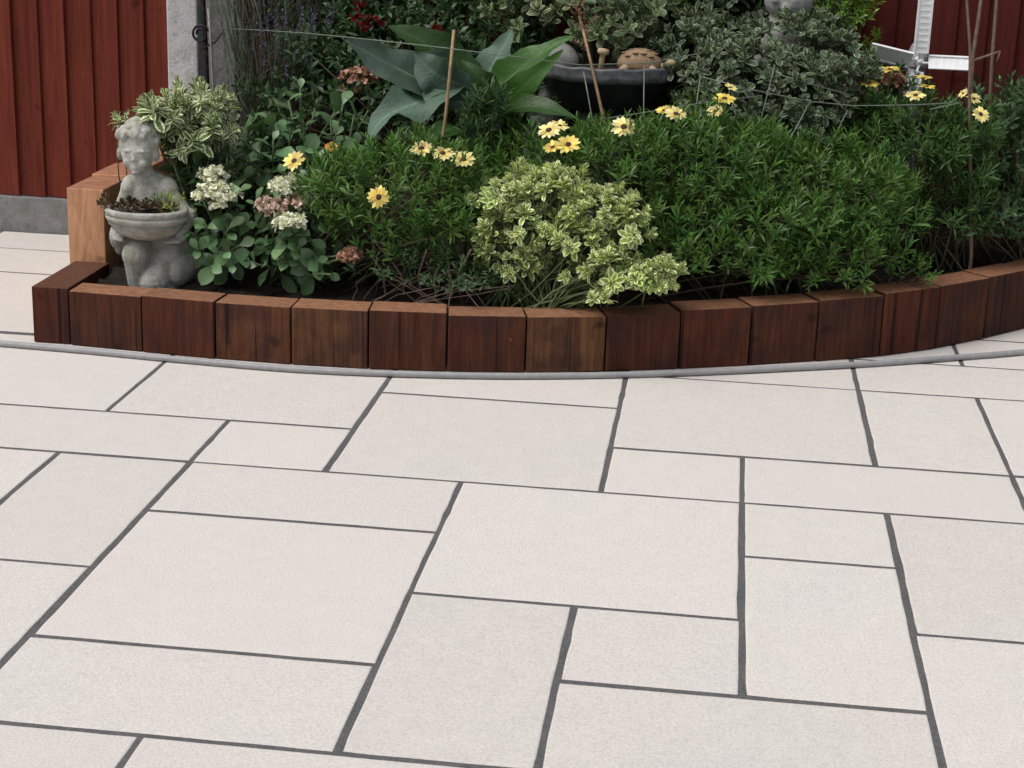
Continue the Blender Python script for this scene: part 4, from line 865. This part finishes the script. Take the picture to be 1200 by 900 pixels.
# lavender-like purple stems
rt, off, fr = leafy_bush('lavender', 'wispy grey-green lavender with purple flower spikes beside the grey concrete posts', 'lavender', (-1.42, 5.34),
    B([(300, 40, 5.32, 42, 75, .10), (285, 95, 5.28, 32, 50, .08), (335, 60, 5.36, 45, 70, .09), (290, -30, 5.38, 45, 60, .08), (345, 0, 5.40, 45, 60, .07)]), T_lav, 'l_lav', 430, .75, .6, (.7, 1.2), 58, 110, 'l_lav', (.003, .0016), spread=.07, zmin=-.8)
frs = sample(B([(350, 25, 5.18, 42, 55, .06), (335, 70, 5.16, 30, 40, .05)]), 42, .8, .5, (.8, 1.3), 3, -.6, .3, 77)
o = mobj('flower_spikes', merged('flower_spikes', T_spike, frs, off), M['f_purple'], rt); o['kind'] = 'stuff'
leafy_bush('purple_leaved_shrub', 'dusky purple-brown shrub behind the lavender', 'shrub', (-1.28, 5.5),
    B([(345, 40, 5.50, 55, 70, .05), (380, 90, 5.48, 50, 60, .05), (350, -40, 5.50, 80, 60, .05)]), T_shrub, 'l_dusk', 200, .4, .4, (.6, .9), 59, 30) if 'l_dusk' in M else None
# hydrangea heads by the windmill
rt, off, fr = leafy_bush('hydrangea', 'dusty pink faded flower heads on a small shrub left of the white windmill ornament', 'shrub', (.40, 5.36),
    B([(1000, 115, 5.30, 28, 28, .05), (1035, 110, 5.32, 26, 20, .05)]), T_shrub, 'l_mid', 60, .4, .4, (.5, .75), 60, 14, spread=.03)
for (x, y, rr, mt) in [(1003, 84, 15, 'f_pink'), (992, 97, 10, 'f_pink'), (1046, 97, 10, 'f_brown'), (1015, 108, 9, 'f_pink')]: flower_head(rt, off, at(x, y, 5.24), np.array([rr] * 3) * mpp(5.24), mt, 60, x)

# ------------------------------------------------------------------ stone figure behind
FYs = 5.30; fp = at(915, 62, FYs); fz = soil_at(fp[0], FYs); k_ = mpp(FYs)
fig = empty('stone_figure', (fp[0], FYs, fz), 'grey stone figure with rounded head and body, half hidden in the grey-green shrub', 'statue')
hz = fp[2] - fz
mb = MB(); mb.ell((0, 0, hz + 14 * k_), (30 * k_, 24 * k_, 27 * k_)); mb.ell((4 * k_, -4 * k_, hz + 58 * k_), (27 * k_, 23 * k_, 23 * k_)); mb.ell((1 * k_, 0, hz + 36 * k_), (18 * k_, 16 * k_, 14 * k_))
mb.ell((-10 * k_, -22 * k_, hz + 58 * k_), (5 * k_, 5 * k_, 4 * k_)); mb.ell((10 * k_, -22 * k_, hz + 58 * k_), (5 * k_, 5 * k_, 4 * k_)); mb.ell((1 * k_, -26 * k_, hz + 50 * k_), (5 * k_, 5 * k_, 5 * k_))
mb.capsule((-24 * k_, -4 * k_, hz + 22 * k_), (-14 * k_, -22 * k_, hz + 2 * k_), 7 * k_, 6 * k_); mb.capsule((24 * k_, -4 * k_, hz + 22 * k_), (14 * k_, -22 * k_, hz + 2 * k_), 7 * k_, 6 * k_)
o = mb.build('body', M['rock'], fig); rm = o.modifiers.new('remesh', 'REMESH'); rm.mode = 'VOXEL'; rm.voxel_size = .006; rm.use_smooth_shade = True
mb = MB(); mb.lathe([(.09, -.02), (.09, .03), (.065, .05), (.06, max(.1, hz - .06)), (.08, max(.12, hz - .03)), (.08, max(.13, hz - .012)), (.01, max(.13, hz - .012))], 20); mb.build('plinth', M['rock'], fig)

# ------------------------------------------------------------------ white windmill ornament
WY = 5.40; wc = at(1077, 72, WY); kw = mpp(WY); wz = soil_at(wc[0], WY)
wm = empty('windmill_ornament', (wc[0], WY, wz), 'small white garden windmill ornament with four slatted sails by the dark red fence', 'windmill')
hz = wc[2] - wz
mb = MB(); mb.lathe([(.05, -.02), (.045, .0), (.028, hz - .03), (.034, hz - .02), (.034, hz + .01), (.02, hz + .045), (.002, hz + .06)], 10); mb.V = [(x, y + .06, z) for x, y, z in mb.V]; mb.build('tower', M['greyp'], wm, smooth=False)
mb = MB(); mb.ell((0, 0, hz), (.017, .020, .017), 12, 8); mb.tube([(0, .06, hz), (0, -.02, hz)], .007, 8); mb.build('hub', M['white'], wm)
def sail(ang, L, W, pitch, mat, r0=.028):
    e = empty_part = bpy.data.objects.new('sail', None)
    mbf = MB(); t = .004; S_ = Matrix.Rotation(R(ang), 3, 'Y') @ Matrix.Rotation(R(pitch), 3, 'Z')
    # sail frame in its own plane: z outward along the arm, x across
    def bx(c, d): 
        p = S_ @ Vector(c); mbf.box((p.x, p.y, p.z), d, S_)
    bx((0, 0, r0 + L / 2), (W, .0025, L)) ; f0 = mbf.V[:]; 
    mbf2 = MB()
    bpy.data.objects.remove(e)
    o = mobj('sail', mbf.mesh('sail', False), mat, wm); o.location = (0, -.018, hz)
    for sx in (-1, 1):
        q = MB(); p = S_ @ Vector((sx * (W / 2 - .002), -.004, r0 + L / 2)); q.box((p.x, p.y, p.z), (.005, .005, L + .004), S_); q.build('sail_rail', M['white'], o, smooth=False)
    nsl = max(3, int(L / .017))
    for k in range(nsl + 1):
        q = MB(); p = S_ @ Vector((0, -.0020, r0 + L * k / nsl)); q.box((p.x, p.y, p.z), (W - .010, .0018, .004), S_); q.build('slat', M['white'], o, smooth=False)
    q = MB(); p0 = S_ @ Vector((0, .004, 0)); p1 = S_ @ Vector((0, .004, r0 + L)); q.tube([p0, p1], .004, 6); q.build('sail_arm', M['white'], o)
sail(0, .215, .046, 12, M['white']); sail(90, .118, .046, -34, M['white']); sail(193, .125, .050, 24, M['white']); sail(281, .125, .062, -38, M['white'])

# ------------------------------------------------------------------ canes, twigs, wires, scrolled stake
def rod(name, label, cat, P, rad, mat, n=8):
    P = [np.asarray(p, float) for p in P]; b = P[0]; mb = MB(); mb.tube([Vector(p - b) for p in P], rad, n); o = mb.build(name, M[mat]); o.location = tuple(b); tag(o, label, cat); return o
def down(p, extra=.04):
    q = p.copy(); q[2] = soil_at(q[0], q[1]) - extra; return q
def cane(name, label, cat, p_top, p_bot, rad, mat):
    t = at(*p_top); b = at(*p_bot); z = soil_at(b[0], b[1]) - .03; k = (z - t[2]) / (b[2] - t[2]); g = t + (b - t) * k
    P = [g + (t - g) * f for f in np.linspace(0, 1, 7)]; P = [p + (rng.normal(0, .0015, 3) if 0 < i < 6 else 0) for i, p in enumerate(P)]
    return rod(name, label, cat, P, [rad * (1.1 - .25 * i / 6) for i in range(7)], mat)
cane('bamboo_cane', 'tan bamboo cane standing among the broad glaucous leaves', 'cane', (532, 35, 4.72), (517, 178, 4.72), .0052, 'cane')
bc_ = cane('bamboo_cane', 'thin brown cane with a dried tip in front of the black bowl', 'cane', (679, 18, 4.94), (708, 148, 4.90), .0048, 'cane')
r_ = np.random.default_rng(8); ob_ = np.array(bc_.location)
sp_ = mobj('dried_spray', merged('dried_spray', T_spike, [(at(677 + t * .22 + r_.normal(0, 3.5), t + r_.normal(0, 2), 4.935 + r_.normal(0, .008)), axis_frame(np.array([r_.normal(0, .5), r_.normal(0, .4), 1.0]), r_.uniform(0, 6)), r_.uniform(.6, 1.0), k % 3, .2) for k, t in enumerate(np.linspace(4, 58, 22))], ob_), M['f_brown'], bc_); sp_['kind'] = 'stuff'
tw = empty('bare_twigs', tuple(down(at(1138, 300, 5.05), .02)), 'pair of tall bare brown stems rising past the dark red fence', 'twig')
o_ = np.array(tw.location)
for P in ([(1138, 300), (1137, 200), (1136, 110), (1137, 60), (1133, 0), (1130, -80)], [(1137, 110), (1140, 65), (1147, 20), (1152, -20), (1158, -80)]):
    W_ = [at(x, y, 5.08) for x, y in P]; 
    if P[0][1] == 300: W_ = [o_ - [0, 0, .02]] + W_
    mb = MB(); mb.tube([Vector(w - o_) for w in W_], [.0062 * (1 - .07 * i) for i in range(len(W_))], 6); mb.build('stem', M['twig'], tw)
mb = MB(); mb.tube([Vector(at(x, y, 5.08) - o_) for x, y in [(1137, 72), (1155, 66), (1172, 60)]], [.004, .0035, .003], 5); mb.tube([Vector(at(x, y, 5.08) - o_) for x, y in [(1172, 60), (1168, 72)]], [.003, .002], 5); mb.build('side_twig', M['twig'], tw)
cane('bare_twig', 'single slender bare stem behind the pair of tall brown stems', 'twig', (1172, -60, 5.38), (1160, 110, 5.38), .006, 'twig')
rod('support_wire', 'long thin wire running from the scrolled stake over the broad leaves to the bowl', 'wire', [at(246, 33, 5.46), at(300, 35, 5.2), at(360, 39, 4.95), at(440, 47, 4.72), at(520, 56, 4.68), at(600, 66, 4.68), at(680, 76, 4.78), at(760, 74, 4.86), at(822, 62, 4.9)], .0016, 'wire', 5)
wf = empty('wire_plant_support', tuple(down(at(752, 160, 4.84), 0.0)), 'thin green wire plant support standing round the wide daisy bush', 'plant support')
o_ = np.array(wf.location)
def wire(P, nm='wire_bar'):
    mb = MB(); mb.tube([Vector(at(*p) - o_) for p in P], .0017, 5); mb.build(nm, M['wire'], wf)
for P in ([(684, 84, 4.86), (696, 150, 4.84), (705, 330, 4.80)], [(755, 76, 4.88), (754, 150, 4.84), (750, 330, 4.80)], [(821, 88, 4.94), (812, 150, 4.9), (800, 230, 4.82), (790, 330, 4.78)], [(908, 76, 4.98), (893, 135, 4.95), (880, 200, 4.9)], [(950, 118, 4.96), (930, 155, 4.9), (905, 215, 4.86)], [(993, 130, 4.98), (975, 165, 4.92), (955, 190, 4.88)]): wire(P, 'wire_upright')
for P in ([(690, 142, 4.84), (755, 132, 4.84), (815, 122, 4.90), (893, 112, 4.94)], [(740, 188, 4.70), (806, 178, 4.80)], [(822, 90, 4.94), (880, 105, 4.95), (950, 119, 4.96), (1000, 124, 5.0), (1070, 123, 5.02), (1128, 120, 5.04)], [(908, 86, 4.98), (955, 100, 5.0), (1000, 112, 5.02)], [(936, 150, 4.92), (975, 165, 4.92)], [(1090, 128, 5.02), (1128, 120, 5.04)]): wire(P)
sk = at(243, 105, 5.47)
ss = empty('scrolled_stake', (sk[0], 5.47, soil_at(sk[0], 5.47) - .02), 'black iron stake with a curled scroll beside the grey concrete post', 'stake')
o_ = np.array(ss.location)
mb = MB(); mb.tube([Vector(q - o_) for q in [o_, at(243, 100, 5.47), at(241, 50, 5.47), at(238, 0, 5.47), at(234, -80, 5.47)]], .0075, 8); mb.build('stake', M['iron'], ss)
mb = MB(); c0 = at(235, 40, 5.46); P = []
for k in range(34):
    t = k / 33; a_ = .3 + t * 9.2; r0 = (.030 * (1 - t * .55)); P.append(Vector(c0 + np.array([math.cos(a_) * r0, 0, math.sin(a_) * r0]) - o_))
mb.tube(P, .0042, 6); mb.build('scroll', M['iron'], ss)
mb = MB(); mb.tube([Vector(at(x, y, 5.455) - o_) for x, y in [(236, 58), (246, 52), (252, 50), (262, 36)]], .003, 6); mb.build('bracket', M['iron'], ss)
rod('thin_rod', 'thin pale rod standing right of the black scrolled stake', 'rod', [down(at(250, 105, 5.45)), at(250, 105, 5.45), at(247, 45, 5.45), at(244, 10, 5.45)], .0038, 'rock', 6)
